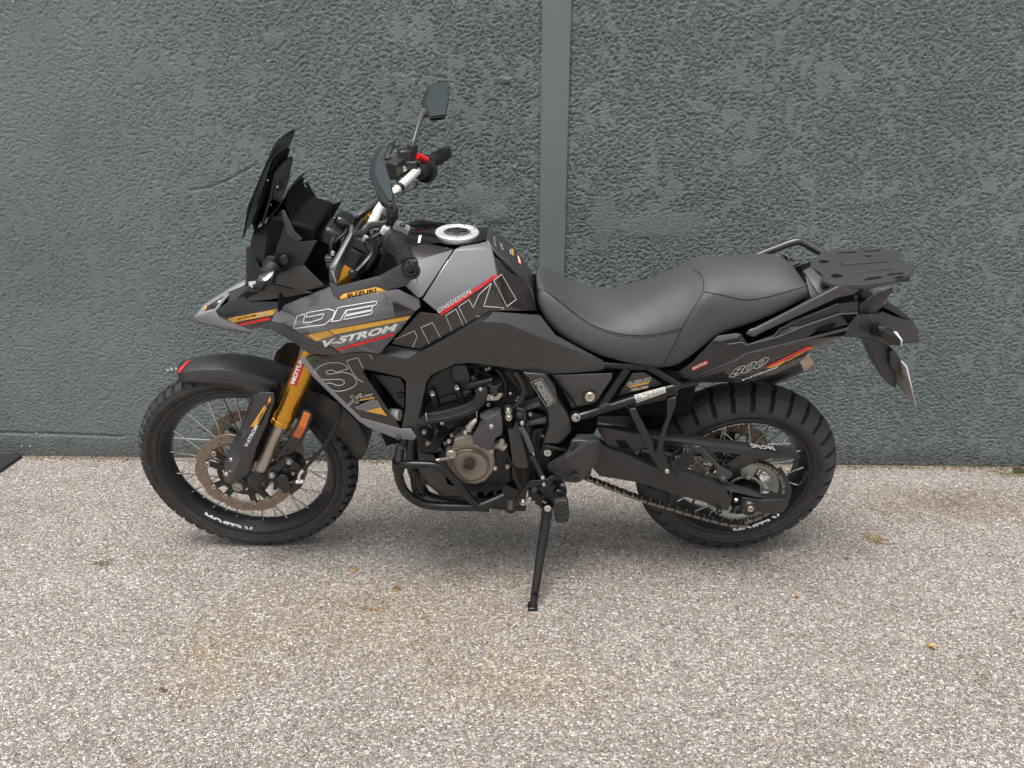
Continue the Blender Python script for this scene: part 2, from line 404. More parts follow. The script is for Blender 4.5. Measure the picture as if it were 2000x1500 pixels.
# ---- wall: trowelled roughcast as real relief, painted blue grey
def wall_material(name, smooth=False):
    m, nt, b = nodes_of(name); N, Lk = nt.nodes, nt.links
    tc = N.new('ShaderNodeTexCoord')
    n1 = N.new('ShaderNodeTexNoise'); n1.inputs['Scale'].default_value = 1.6; n1.inputs['Detail'].default_value = 7; n1.inputs['Roughness'].default_value = .6
    Lk.new(tc.outputs['Object'], n1.inputs['Vector'])
    r = N.new('ShaderNodeValToRGB'); e = r.color_ramp.elements
    e[0].position = .3; e[0].color = (.140,.168,.171, 1); e[1].position = .72; e[1].color = (.173,.204,.206, 1)
    if smooth: e[0].color = (.140,.168,.169, 1); e[1].color = (.160,.189,.188, 1)
    Lk.new(n1.outputs['Fac'], r.inputs[0])
    # run-off dirt in thin vertical streaks; browner, darker band near the ground
    mp = N.new('ShaderNodeMapping'); mp.inputs['Scale'].default_value = (14, 14, .7); Lk.new(tc.outputs['Object'], mp.inputs['Vector'])
    n2 = N.new('ShaderNodeTexNoise'); n2.inputs['Scale'].default_value = 1; n2.inputs['Detail'].default_value = 5; Lk.new(mp.outputs[0], n2.inputs['Vector'])
    r2 = N.new('ShaderNodeValToRGB'); r2.color_ramp.elements[0].position = .35; r2.color_ramp.elements[0].color = (.97,.97,.965,1); r2.color_ramp.elements[1].position = .6; r2.color_ramp.elements[1].color = (1,1,1,1)
    Lk.new(n2.outputs['Fac'], r2.inputs[0])
    mx = N.new('ShaderNodeMix'); mx.data_type = 'RGBA'; mx.blend_type = 'MULTIPLY'; mx.inputs[0].default_value = 1
    Lk.new(r.outputs[0], mx.inputs[6]); Lk.new(r2.outputs[0], mx.inputs[7])
    sp = N.new('ShaderNodeSeparateXYZ'); Lk.new(tc.outputs['Object'], sp.inputs[0])
    n5 = N.new('ShaderNodeTexNoise'); n5.inputs['Scale'].default_value = 12; n5.inputs['Detail'].default_value = 6; Lk.new(tc.outputs['Object'], n5.inputs['Vector'])
    ad = N.new('ShaderNodeMath'); ad.operation = 'MULTIPLY_ADD'; ad.inputs[1].default_value = -.10; Lk.new(n5.outputs['Fac'], ad.inputs[0]); Lk.new(sp.outputs['Z'], ad.inputs[2])
    r3 = N.new('ShaderNodeValToRGB'); r3.color_ramp.elements[0].position = 0; r3.color_ramp.elements[0].color = (.72,.68,.60,1); r3.color_ramp.elements[1].position = .05; r3.color_ramp.elements[1].color = (1,1,1,1)
    Lk.new(ad.outputs[0], r3.inputs[0])
    m3 = N.new('ShaderNodeMix'); m3.data_type = 'RGBA'; m3.blend_type = 'MULTIPLY'; m3.inputs[0].default_value = .8
    Lk.new(mx.outputs[2], m3.inputs[6]); Lk.new(r3.outputs[0], m3.inputs[7])
    Lk.new(m3.outputs[2], b.inputs['Base Color'])
    b.inputs['Roughness'].default_value = .62; b.inputs['Specular IOR Level'].default_value = .3
    if smooth:
        n3 = N.new('ShaderNodeTexNoise'); n3.inputs['Scale'].default_value = 60; n3.inputs['Detail'].default_value = 4; Lk.new(tc.outputs['Object'], n3.inputs['Vector'])
        bp = N.new('ShaderNodeBump'); bp.inputs['Strength'].default_value = .25; bp.inputs['Distance'].default_value = .002
        Lk.new(n3.outputs['Fac'], bp.inputs['Height'])
    else:
        # fine crumbs of the rough coat, absent where the trowel dragged it flat
        mq = N.new('ShaderNodeMapping'); mq.inputs['Scale'].default_value = (1, 1, 1.35); mq.inputs['Rotation'].default_value = (0, .25, 0); Lk.new(tc.outputs['Object'], mq.inputs['Vector'])
        n3 = N.new('ShaderNodeTexNoise'); n3.inputs['Scale'].default_value = 125; n3.inputs['Detail'].default_value = 2.5; n3.inputs['Roughness'].default_value = .62; Lk.new(mq.outputs[0], n3.inputs['Vector'])
        cr = N.new('ShaderNodeValToRGB'); cr.color_ramp.elements[0].position = .36; cr.color_ramp.elements[1].position = .56; Lk.new(n3.outputs['Fac'], cr.inputs[0])
        at = N.new('ShaderNodeAttribute'); at.attribute_name = 'rough'
        bp = N.new('ShaderNodeBump'); bp.inputs['Distance'].default_value = .0026
        Lk.new(at.outputs['Fac'], bp.inputs['Strength']); Lk.new(cr.outputs[0], bp.inputs['Height'])
    Lk.new(bp.outputs[0], b.inputs['Normal'])
    return m
PX0, PX1 = W(1059, 36)[0], W(1116, 36)[0]
def build_wall():
    s0, s1, z0, z1, d = -3.0, 1.5, -.02, 1.98, .0035
    s = np.arange(s0, s1, d); z = np.arange(z0, z1, d); S, Z = np.meshgrid(s, z)
    # ridges stretched sideways, finer grain on top, cut flat where the trowel dragged
    wx = S + .012 * perlin(S * 14, Z * 14, 5); wz = Z + .012 * perlin(S * 14, Z * 14, 6) + .10 * S * 0
    n = .52 * perlin(wx * 66, wz * 98, 1) + .52 * perlin(wx * 118, wz * 150, 2) + .26 * perlin(wx * 215, wz * 240, 3)
    drag = .8 * perlin((S - .25 * Z) * 15 + 3 * perlin(S * 3, Z * 3, 31), Z * 7.5, 11) + .8 * perlin((S + .15 * Z) * 36, Z * 22, 12) + .3 * perlin(S * 1.7, Z * 1.9, 13)
    level = .12 - .75 * np.clip(drag - .20, 0, .9)                   # lower cut = flatter patch
    soft = np.clip((-1.05 - S) / 1.3, 0, 1)                          # towards the left the coat is softer
    h = np.minimum(n, level + .035 * np.tanh((n - level) * 3))
    h = (h - level) * .0088 * (1 - .45 * soft) + level * .0014
    h += .004 * perlin(S * 2.1, Z * 2.3, 21)
    # the rough coat stops in a dark joint beside the smooth strip
    joint = np.minimum(np.abs(S - PX0), np.abs(S - PX1)); h -= .006 * np.exp(-(joint / .006) ** 2)
    # shallow drawn line near the ground at the left, curved scar beside the screen, smeared lump by the strip
    def groove(path, w, dep):
        nonlocal h
        q = [W(*t) for t in path]
        for (a, b), (c, e) in zip(q[:-1], q[1:]):
            L2 = (c - a) ** 2 + (e - b) ** 2; t = np.clip(((S - a) * (c - a) + (Z - b) * (e - b)) / L2, 0, 1)
            dd = np.hypot(S - a - t * (c - a), Z - b - t * (e - b))
            h -= dep * np.exp(-(dd / w) ** 2) * (1)
    groove([(-60, 843), (0, 845), (100, 847), (240, 853)], .006, .006)
    groove([(372, 372), (410, 366), (450, 350), (496, 324)], .004, .004)
    def lump(u, v, ru, rv, up_):
        nonlocal h
        a, b = W(u, v); k = np.exp(-(((S - a) / ru) ** 2 + ((Z - b) / rv) ** 2) ** 2)
        h = h * (1 - .85 * k) + up_ * k
    lump(968, 418, .05, .035, .006); lump(940, 390, .09, .05, .002); lump(987, 156, .022, .012, .005); lump(1290, 440, .2, .05, .001); lump(1180, 430, .05, .1, .001)
    h = np.where((S > PX0) & (S < PX1), -.004, h)
    rough = np.clip(1.0 - (drag - .22) / .30, .40, 1) * (1 - .45 * soft) * np.where((S > PX0) & (S < PX1), 0, 1)
    nx, nz = len(s), len(z)
    Pt = np.stack([S * WDIR.x - h * WN.x, WD + S * WDIR.y - h * WN.y, Z], -1).reshape(-1, 3)
    idx = np.arange(nx * nz).reshape(nz, nx)
    F = np.stack([idx[:-1, :-1], idx[:-1, 1:], idx[1:, 1:], idx[1:, :-1]], -1).reshape(-1, 4)
    me = bpy.data.meshes.new('wall'); me.vertices.add(len(Pt)); me.vertices.foreach_set('co', Pt.ravel().astype(np.float32))
    me.loops.add(F.size); me.loops.foreach_set('vertex_index', F.ravel().astype(np.int32))
    me.polygons.add(len(F)); me.polygons.foreach_set('loop_start', np.arange(0, F.size, 4, dtype=np.int32))
    try: me.polygons.foreach_set('loop_total', np.full(len(F), 4, np.int32))
    except Exception: pass
    me.polygons.foreach_set('use_smooth', np.ones(len(F), bool)); me.update(calc_edges=True); me.validate()
    at = me.attributes.new('rough', 'FLOAT', 'POINT'); at.data.foreach_set('value', rough.ravel().astype(np.float32))
    me.materials.append(wall_material('roughcast'))
    o = bpy.data.objects.new('wall', me); COL.objects.link(o); return o
wall = build_wall()
tag(wall, 'blue-grey painted roughcast wall behind the motorcycle', 'wall')
def wpt(s, z, out=0.): return Vector((0, WD, 0)) + WDIR * s + Vector((0, 0, z)) - WN * out
b = MB(); b.box(wpt(0, 1.6, -.17), (24, .30, 3.4), Matrix.Rotation(WYAW, 3, 'Z'))
core = b.build('masonry_core', 'dull_grey', wall); core.data.materials[0] = wall_material('roughcast_far')
b = MB(); b.box(wpt((PX0 + PX1) / 2, 1.15, -.006), (PX1 - PX0 - .004, .022, 2.36), Matrix.Rotation(WYAW, 3, 'Z'))
b.build('pilaster_strip', wall_material('smooth_render', True), wall, bevel=.002)
def spot(u, v, r, m='pale_print'):
    r *= .62
    s, z = W(u, v); bb = MB(); n = 9; ring = [wpt(s + r * (.8 + .4 * random.random()) * cos(2*pi*i/n), z + r * (.8 + .4 * random.random()) * sin(2*pi*i/n), .004) for i in range(n)]
    bb.prism(ring, -WN * .002); bb.build('paint_spot', m, wall)
for u, v, r in [(336,720,.011),(328,722,.010),(345,719,.009),(73,845,.006),(44,870,.006),(60,870,.006),(78,830,.004),(1620,683,.005),(1645,745,.005),(1851,57,.004),(1977,717,.004),(1734,837,.003),(1005,324,.006),(27,3,.005),(80,852,.004)]: spot(u, v, r)
# ---- mat at the left edge
mz = .014
b = MB(); x1 = G(0, 925).x + .0; b.prism([(x1 - 1.3, -.55, .002), (x1, -.55, .002), (x1, .66, .002), (x1 - 1.3, .66, .002)], (0, 0, mz))
o = b.build('rubber_mat', mat('mat_rubber', (.028,.029,.034), .55, bump=.4, bscale=300, dust=.15), bevel=.004); tag(o, 'flat dark rubber mat on the ground in the left corner by the wall', 'mat')
# ---- fallen leaves and moss
def leaf(name, u, v, l, w, rot, m, label):
    g0 = G(u, v); n = 7; vs = []; fs = []
    for i in range(n):
        t = i / (n - 1); ww = w * sin(pi * min(1, t * 1.02)) ** .7; x = (t - .5) * l; zz = .004 + .006 * sin(t * 5 + rot)
        vs += [(x, -ww, zz + .004), (x, 0, zz), (x, ww, zz + .005)]
    for i in range(n - 1):
        for k in (0, 1): fs.append((3*i+k, 3*i+3+k, 3*i+4+k, 3*i+1+k))
    bb = MB(); R = Matrix.Rotation(rot, 3, 'Z'); bb.add([R @ Vector(x) + Vector((g0.x, g0.y, 0)) for x in vs], fs, True)
    o = bb.build(name, m, solid=.0006); tag(o, label, 'leaf'); return o
mat('leaf_rust', (.42,.12,.04), .7, vary=.3); mat('leaf_yellow', (.66,.36,.07), .65, vary=.3); mat('leaf_brown', (.16,.10,.06), .8, vary=.3); mat('moss', (.040,.048,.014), .95, vary=.5); mat('petal', (.45,.08,.08), .6)
leaf('fallen_leaf', 1161, 1028, .012, .005, .3, 'leaf_rust', 'tiny rust-red leaf on the ground right of the kickstand')
leaf('fallen_leaf', 1820, 1267, .022, .006, -.5, 'leaf_yellow', 'small yellow leaf on the ground in the lower right')
leaf('fallen_leaf', 1556, 1168, .016, .006, .8, 'leaf_yellow', 'small ochre leaf on the ground below the rear wheel')
leaf('twig_leaf', 320, 1351, .022, .004, .5, 'leaf_brown', 'thin brown leaf scrap on the ground in the lower left')
leaf('fallen_petal', 1981, 919, .008, .003, .2, 'petal', 'tiny red petal at the foot of the wall beside the moss')
b = MB()
for i in range(70):
    g0 = G(random.uniform(1978, 2030), random.uniform(914, 924)); r = random.uniform(.003, .008)
    b.sphere((g0.x, min(g0.y, .57), r * .3), r, (1.2, 1, .7), 7, 5)
o = b.build('moss', 'moss'); tag(o, 'green moss cushion at the foot of the wall by the right edge', 'moss', kind='stuff')

# ---- grit, dead leaves and scraps swept against the foot of the wall
b = MB(); rnd = random.Random(3)
for i in range(420):
    sx = rnd.uniform(-2.9, 1.4); g0 = wpt(sx, 0, abs(rnd.gauss(0, .022)) + .006); r = rnd.uniform(.0015, .0050)
    b.sphere((g0.x, g0.y, r * .5), r, (rnd.uniform(.8, 1.8), rnd.uniform(.7, 1.2), rnd.uniform(.4, .8)), 6, 4)
o = b.build('grit', mat('grit_brown', (.14,.11,.08), .9, vary=.6)); tag(o, 'brown grit and crumbs along the foot of the wall', 'grit', kind='stuff')
b = MB()
for i in range(60):
    sx = rnd.uniform(-2.7, 1.2); g0 = wpt(sx, 0, abs(rnd.gauss(0, .012)) + .004); l = rnd.uniform(.004, .010); a = rnd.uniform(0, 6.28)
    c = Vector((g0.x, g0.y, rnd.uniform(.002, .006))); d1 = Vector((cos(a), sin(a), rnd.uniform(-.3, .3))) * l; d2 = Vector((-sin(a), cos(a), rnd.uniform(-.3, .3))) * l * .45
    b.add([c - d1, c + d2, c + d1, c - d2], [(0,1,2,3)])
o = b.build('leaf_scraps', mat('scrap_tan', (.36,.24,.12), .8, vary=.5)); tag(o, 'dry tan leaf scraps in the joint between wall and ground', 'leaf scraps', kind='stuff')
# ================================================================== MOTORCYCLE
bike = empty('motorcycle'); bike.rotation_euler = (LEAN, 0, 0)
tag(bike, 'black and grey adventure motorcycle with gold forks leaning on its kickstand', 'motorcycle')
FC, RC = Vector((-1.57, 0, .345)), Vector((0, 0, .318))

# ---- wheels
def wheel(c, R, hw, bead_r, bead_y, npitch, is_front):
    """tyre, rim, hub, spokes, tread blocks; axle along y"""
    dep = .008 if is_front else .011
    def out_r(y):                                   # tread crown radius at lateral y
        k = abs(y) / hw; return R - (.021 if is_front else .045) * k ** 2.2 * 1.0
    Rb = lambda y: out_r(y) - dep
    # rim with hub = the wheel itself
    m = MB()
    if is_front:
        prof = [(bead_r+.001, -bead_y), (bead_r-.003, -bead_y-.003), (bead_r-.011, -bead_y-.001), (bead_r-.016, -bead_y+.006), (bead_r-.020, -bead_y+.010), (bead_r-.030, -.012), (bead_r-.034, 0),
                (bead_r-.030, .012), (bead_r-.020, bead_y-.010), (bead_r-.016, bead_y-.006), (bead_r-.011, bead_y+.001), (bead_r-.003, bead_y+.003), (bead_r+.001, bead_y), (bead_r-.006, bead_y-.006), (bead_r-.006, -bead_y+.006)]
    else:
        prof = [(bead_r+.001, -bead_y), (bead_r-.003, -bead_y-.003), (bead_r-.012, -bead_y), (bead_r-.018, -bead_y+.010), (bead_r-.022, -bead_y+.020), (bead_r-.030, -.026), (bead_r-.036, 0),
                (bead_r-.030, .026), (bead_r-.022, bead_y-.020), (bead_r-.018, bead_y-.010), (bead_r-.012, bead_y), (bead_r-.003, bead_y+.003), (bead_r+.001, bead_y), (bead_r-.008, bead_y-.008), (bead_r-.008, -bead_y+.008)]
    m.lathe(prof, (0,0,0), (0,1,0), 96, closed=True)
    w = m.build('wheel', 'rim_black', bike); w.location = c
    h = MB(); hf = .052 if is_front else .058; hr = .030 if is_front else .048
    h.lathe([(.012,-hf-.02),(hr*.8,-hf-.02),(hr,-hf-.012),(hr,-hf-.004),(hr+.012,-hf-.004),(hr+.012,-hf+.004),(hr-.004,-hf+.006),(hr-.008,0),(hr-.004,hf-.006),(hr+.012,hf-.004),(hr+.012,hf+.004),(hr,hf+.004),(hr*.8,hf+.02),(.012,hf+.02)], (0,0,0), (0,1,0), 40)
    h.build('hub', 'frame_black', w)
    # tyre carcass
    t = MB(); pr = []
    ys = np.linspace(-hw, hw, 13)
    pr = [(bead_r-.004, -bead_y+.004), (bead_r+.004, -bead_y-.002), (bead_r+.016, -bead_y-(.006 if is_front else .008))]
    e = Rb(-hw)
    pr += [(bead_r + (e - bead_r) * .45, -hw + (.004 if is_front else .003)), (bead_r + (e - bead_r) * .62, -hw + .001), (bead_r + (e - bead_r) * .64, -hw - .0005), (bead_r + (e - bead_r) * .67, -hw + .001), (e - .012, -hw + .0005)]
    pr += [(Rb(y), y) for y in ys]
    n_ = len(pr); pr += [(r, -y) for r, y in reversed(pr[:8])]
    t.lathe(pr, (0,0,0), (0,1,0), 120, closed=True)
    t.build('tyre', 'tyre_side', w, smooth=60)
    t = MB(); t.lathe([(Rb(y) + .0006, y) for y in np.linspace(-hw + .003, hw - .003, 13)] + [(Rb(0) - .01, 0)], (0,0,0), (0,1,0), 120, closed=True); t.build('tread_base', 'groove_shade', w, smooth=60)  # near-black ring: shade in the tread grooves painted as colour
    # spokes: nipple sockets near the rim flange, hub flanges left and right, leaning both ways
    nsp = 36; rr = bead_r - (.026 if is_front else .028)
    ry = .010 if is_front else .040
    protos = {}
    for k in range(nsp):
        side = -1 if k % 2 == 0 else 1; lean_ = 1 if (k // 2) % 2 == 0 else -1
        key = (side, lean_)
        if key not in protos:
            s = MB(); a = lean_ * radians(46)
            p0 = Vector(((hr + .008) * sin(a), side * hf, (hr + .008) * cos(a))); p1 = Vector((0, side * ry * (.6 if is_front else 1), rr))
            d = (p1 - p0).normalized()
            s.tube([p0, p1 - d * .014], .0026, 7); s.tube([p1 - d * .020, p1 - d * .016, p1 + d * .004], [.0028, .0040, .0040], 7)
            o = s.build('spoke', 'spoke_steel', w); protos[key] = o; o.rotation_euler = (0, 2*pi*k/nsp, 0)
        else:
            inst(protos[key], w, Matrix.Rotation(2*pi*k/nsp, 4, 'Y'), 'spoke')
    # tread blocks
    def block(y0, y1, a0, a1, skew, name, mt, sub_a=3, sub_y=3, top=None):
        vs, fs = [], []
        for lay in (0, 1):
            for i in range(sub_y + 1):
                y = y0 + (y1 - y0) * i / sub_y
                for j in range(sub_a + 1):
                    a = a0 + (a1 - a0) * j / sub_a + skew * (y - y0) / (y1 - y0)
                    inset = (.0 if lay == 0 else 1.0)
                    yy = y; 
                    if lay == 1:
                        ca = (a0 + a1) / 2 + skew * (y - y0) / (y1 - y0); a = ca + (a - ca) * .93; yc = (y0 + y1) / 2; yy = yc + (y - yc) * .95
                    r = (out_r(yy) if lay else Rb(yy) - .002)
                    vs.append((r * sin(a), yy, r * cos(a)))
        nj = sub_a + 1; n1 = (sub_y + 1) * nj
        g_ = lambda lay, i, j: lay * n1 + i * nj + j
        for i in range(sub_y):
            for j in range(sub_a): fs.append((g_(1,i,j), g_(1,i,j+1), g_(1,i+1,j+1), g_(1,i+1,j)))
        for i in range(sub_y):
            fs.append((g_(0,i,0), g_(1,i,0), g_(1,i+1,0), g_(0,i+1,0))); fs.append((g_(0,i+1,sub_a), g_(1,i+1,sub_a), g_(1,i,sub_a), g_(0,i,sub_a)))
        for j in range(sub_a):
            fs.append((g_(0,0,j+1), g_(1,0,j+1), g_(1,0,j), g_(0,0,j))); fs.append((g_(0,sub_y,j), g_(1,sub_y,j), g_(1,sub_y,j+1), g_(0,sub_y,j+1)))
        b_ = MB(); b_.add(vs, fs, False); return b_.build(name, mt, w)
    pa = 2 * pi / npitch
    if is_front:
        defs = [(-.016, .016, .08, .72, .0, 0, 'tyre_tread'), (-hw+.002, -.020, .05, .70, .12, .5, 'tyre_shoulder'), (.020, hw-.002, .05, .70, .12, .5, 'tyre_shoulder')]
    else:
        defs = [(-.040, -.003, .04, .84, .22, 0, 'tyre_tread'), (.003, .040, .26, 1.06, -.22, .0, 'tyre_tread'), (-hw-.001, -.042, .04, .84, .10, -.06, 'tyre_shoulder'), (.042, hw+.001, .04, .84, .10, .22, 'tyre_shoulder')]
    for (y0, y1, f0, f1, sk, off, mt) in defs:
        pr_ = block(y0, y1, pa * (f0 + off), pa * (f1 + off), pa * sk, 'tread_block', mt)
        for k in range(1, npitch): inst(pr_, w, Matrix.Rotation(pa * k, 4, 'Y'), 'tread_block')
    return w
wf = wheel(FC, .3475, .043, .2805, .036, 54, True)
wr = wheel(RC, .321, .073, .232, .060, 31, False)
tag(wf, 'narrow spoked front wheel with knobbly tyre'); tag(wr, 'wide spoked rear wheel with blocky tyre')

def disc(c, r0, r1, th, y, petals, name, par, mt='disc_steel', amp=.0065, nang=120, hole_rows=((1,0),(3,2))):
    rows = [r0, r0+.008, r0+.0125, r0+(r1-r0)*.58, r0+(r1-r0)*.58+.0045, r1-.004, r1]
    m = MB(); vs, fs = [], []
    for i, r in enumerate(rows):
        for k in range(nang):
            a = 2*pi*k/nang; rr = r
            if i >= 5: rr = r + amp * abs(sin(petals * a / 2)) ** .6 - amp * .5
            vs.append((c[0] + rr*sin(a), c[1] + y, c[2] + rr*cos(a)))
    for i in range(len(rows) - 1):
        for k in range(nang):
            if (i == 1 and k % 5 == 1) or (i == 3 and k % 5 == 3): continue
            fs.append((i*nang+k, i*nang+(k+1)%nang, (i+1)*nang+(k+1)%nang, (i+1)*nang+k))
    m.add(vs, fs)
    o = m.build(name, mt, par, solid=th); return o
# front discs sit on the hub, either side
for sy in (-1, 1):
    o = disc(Vector((0,0,0)), .116, .1515, .0045, sy * .068 + .00225, 10, 'brake_disc', wf)
    m = MB()
    for k in range(5):
        a = 2*pi*k/5 + .3
        for da in (-.22, .22):
            m.prism([Vector((r*sin(a+x), sy*.066, r*cos(a+x))) for r, x in ((.040, da*.2-.22), (.040, da*.2+.22), (.082, da+.12), (.112, da+.09), (.112, da-.09), (.080, da-.13))], (0, sy*.005, 0))
    m.lathe([(.030, -.003), (.052, -.003), (.052, .003), (.030, .003)], (0, sy*.0665, 0), (0,1,0), 36, closed=True)
    m.lathe([(.068,-.002),(.084,-.002),(.084,.002),(.068,.002)], (0, sy*.0665, 0), (0,1,0), 40, closed=True); m.build('disc_carrier', 'frame_black', wf)
    for k in range(10):
        a = 2*pi*(k//2)/5 + .3 + (-.22 if k % 2 else .22)
        q = MB(); q.lathe([(.0035,.004),(.0075,.004),(.0085,0),(.0085,-.002),(.0035,-.002)], Vector((.113*sin(a), sy*.0725, .113*cos(a))), (0,sy,0), 12, closed=True); q.build('bobbin', 'dusty_chrome', wf)
# rear disc on the far side
disc(Vector((0,0,0)), .088, .129, .005, .0755, 10, 'brake_disc', wr)
m = MB()
for k in range(5):
    a = 2*pi*k/5
    m.prism([Vector((r*sin(a+x), .072, r*cos(a+x))) for r, x in ((.040,-.3),(.040,.3),(.092,.1),(.092,-.1))], (0, .005, 0))
m.build('disc_carrier', 'frame_black', wr)
# axle ends
m = MB(); m.lathe([(.011,-.018),(.0165,-.018),(.0165,.016),(.0125,.016),(.0105,.010)], p('E',775,995,.118), (0,-1,0), 6); m.build('axle_nut', 'dusty_chrome', bike)

# ---- front fork
FK = Vector((sin(radians(27.8)), 0, cos(radians(27.8))))     # up along the legs
F0 = p('E', 940, 860, .105)
def fork(k, y): q = F0 + FK * k; return Vector((q.x, y, q.z))
gb = (p('E', 1090, 530, .105) - F0).length
for sy in (-1, 1):
    y = sy * .105
    m = MB(); m.lathe([(.0345,-.002),(.0345,.012),(.0325,.014),(.0325,.020),(.0345,.022),(.0345,.034),(.0315,.040),(.0290,.060),(.0282,.30),(.0282,.56),(.0282,.60)], fork(gb, y), FK, 36)
    o = m.build('fork_tube', 'gold_anodised', bike)
    m = MB(); m.tube([fork(-.03, y), fork(gb + .01, y)], .0215, 28); m.build('fork_stanchion', 'dusty_chrome', bike)
    m = MB(); m.lathe([(.027,0),(.027,.012),(.024,.014),(.0235,.026),(.0145,.028),(.0145,.040),(.006,.042)], fork(gb + .598, y), FK, 24); m.build('fork_cap', 'gold_anodised', o)
    m = MB(); m.lathe([(.0075,0),(.0075,.010),(.004,.012)], fork(gb + .640, y), FK, 6); m.build('fork_adjuster', 'dusty_chrome', o)
    # axle casting, black
    m = MB()
    m.tube([fork(-.012, y), fork(-.05, y), fork(-.075, y)], [.0285, .0285, .026], 24)
    ax = Vector((FC.x, y, FC.z))
    m.lathe([(.020,-.020),(.026,-.016),(.026,.016),(.020,.020)], ax, (0,1,0), 24)
    m.prism([fork(-.03, y) + Vector((-.024,0,.006)), fork(-.03, y) + Vector((.026,0,-.012)), ax + Vector((.026,0,.0)), ax + Vector((.006,0,-.026)), ax + Vector((-.026,0,.004))], (0, .02, 0))
    for v in range(len(m.v) - 10, len(m.v)): m.v[v].y -= .01
    m.build('fork_foot', 'matte_black', bike, bevel=.002)
# triple clamps
for k, r in ((gb + .585, .04), (gb + .36, .042)):
    m = MB(); h_ = FK * .05
    q = fork(k - .02, 0); fw = Vector((cos(radians(27.8)), 0, -sin(radians(27.8))))
    m.prism([q + fw * a + Vector((0, b_, 0)) for a, b_ in ((-.036,-.14),(-.036,.14),(.01,.148),(.036,.13),(.05,.04),(.05,-.04),(.036,-.13),(.01,-.148))], h_)
    m.build('triple_clamp', 'frame_black', bike, bevel=.004)
# ---------------------------------------------------------------- small hardware
def bolt(c, r, par, m='bolt_steel', ax=(0,-1,0), h=None, name='bolt', socket=True):
    h = h or r * .8; b = MB()
    b.lathe([(r*1.15, -h), (r*1.15, -h*.1), (r, 0), (r, h*.7), (r*.85, h), (r*.45, h), (r*.45, h*.45), (.0004, h*.45)] if socket else [(r*1.15,-h),(r*1.15,0),(r*.95,h*.8),(r*.5,h),(.0004,h)], c, ax, 12 if socket else 10)
    return b.build(name, m, par)
def panel(name, m, k, vs, fs, par=None, solid=.003, bevel=.0012, mirror=True, **kw):
    b = MB(); b.facets(pts(k, *vs), fs); o = b.build(name, m, par if par is not None else bike, solid=solid, bevel=bevel, mirror=mirror, **kw)
    return o
def plate(name, m, k, outline, depth, par=None, bevel=.0015, mirror=False, smooth=None):
    """solid cut from an outline (u, v, D) and carried depth metres towards the far side"""
    b = MB(); b.prism(pts(k, *outline), (0, depth, 0)); return b.build(name, m, par if par is not None else bike, bevel=bevel, mirror=mirror, smooth=smooth)
def pipe(name, m, k, path, r, par=None, seg=10, smooth_path=5, mirror=False):
    b = MB(); b.tube(pts(k, *path), r, seg, smooth_path); return b.build(name, m, par if par is not None else bike, mirror=mirror)
def first(x): return x[0] if isinstance(x, tuple) else x

# ---------------------------------------------------------------- front mudguard
ridge = [(322,187,.040),(400,172,.044),(500,162,.047),(620,160,.049),(760,172,.050),(880,195,.050),(980,225,.050),(1080,262,.05),(1180,300,.05)]
low   = [(352,247,.044),(420,236,.050),(500,225,.053),(620,216,.055),(760,222,.056),(880,236,.056),(980,258,.056),(1080,300,.056),(1160,360,.056)]
skirt = [(358,252,.040),(430,262,.044),(520,272,.046),(640,285,.048),(760,305,.050),(840,355,.050),(920,420,.050),(1010,470,.05),(1120,500,.05)]
R_, L_, S2 = pts('E', *ridge), pts('E', *low), pts('E', *skirt)
b = MB(); n = len(R_); rows = []
crown = [Vector((q.x - .004, 0, q.z + .010)) for q in R_]
mid = [Vector((q.x - .003, q.y * .55, q.z + .008)) for q in R_]
my = lambda q: Vector((q.x, -q.y, q.z))
prof = [S2, L_, R_, mid, crown, [my(q) for q in mid], [my(q) for q in R_], [my(q) for q in L_], [my(q) for q in S2]]
vs = [q for row in prof for q in row]; fs = [(i*n+j, i*n+j+1, (i+1)*n+j+1, (i+1)*n+j) for i in range(len(prof)-1) for j in range(n-1)]
b.add(vs, fs); mud = b.build('mudguard', 'dark_plastic', bike, bevel=.002, smooth=28)
mud.modifiers.clear(); d = mud.modifiers.new('thick', 'SOLIDIFY'); d.thickness = .003; d.offset = 0
# rear half behind the fork
ridge = [(1120,290,.05),(1260,300,.055),(1400,345,.058),(1530,430,.060),(1640,545,.062),(1695,650,.062),(1712,735,.060),(1668,812,.055)]
low   = [(1150,470,.056),(1250,560,.060),(1350,585,.064),(1440,610,.066),(1520,660,.067),(1585,735,.067),(1630,800,.064),(1652,818,.058)]
R_, L_ = pts('E', *ridge), pts('E', *low); n = len(R_)
crown = [Vector((q.x + .004, 0, q.z + .008)) for q in R_]
prof = [L_, R_, crown, [my(q) for q in R_], [my(q) for q in L_]]
b = MB(); b.add([q for row in prof for q in row], [(i*n+j, i*n+j+1, (i+1)*n+j+1, (i+1)*n+j) for i in range(4) for j in range(n-1)])
o = b.build('mudguard_extension', 'matte_black', mud, smooth=30); d = o.modifiers.new('thick', 'SOLIDIFY'); d.thickness = .003; d.offset = 0
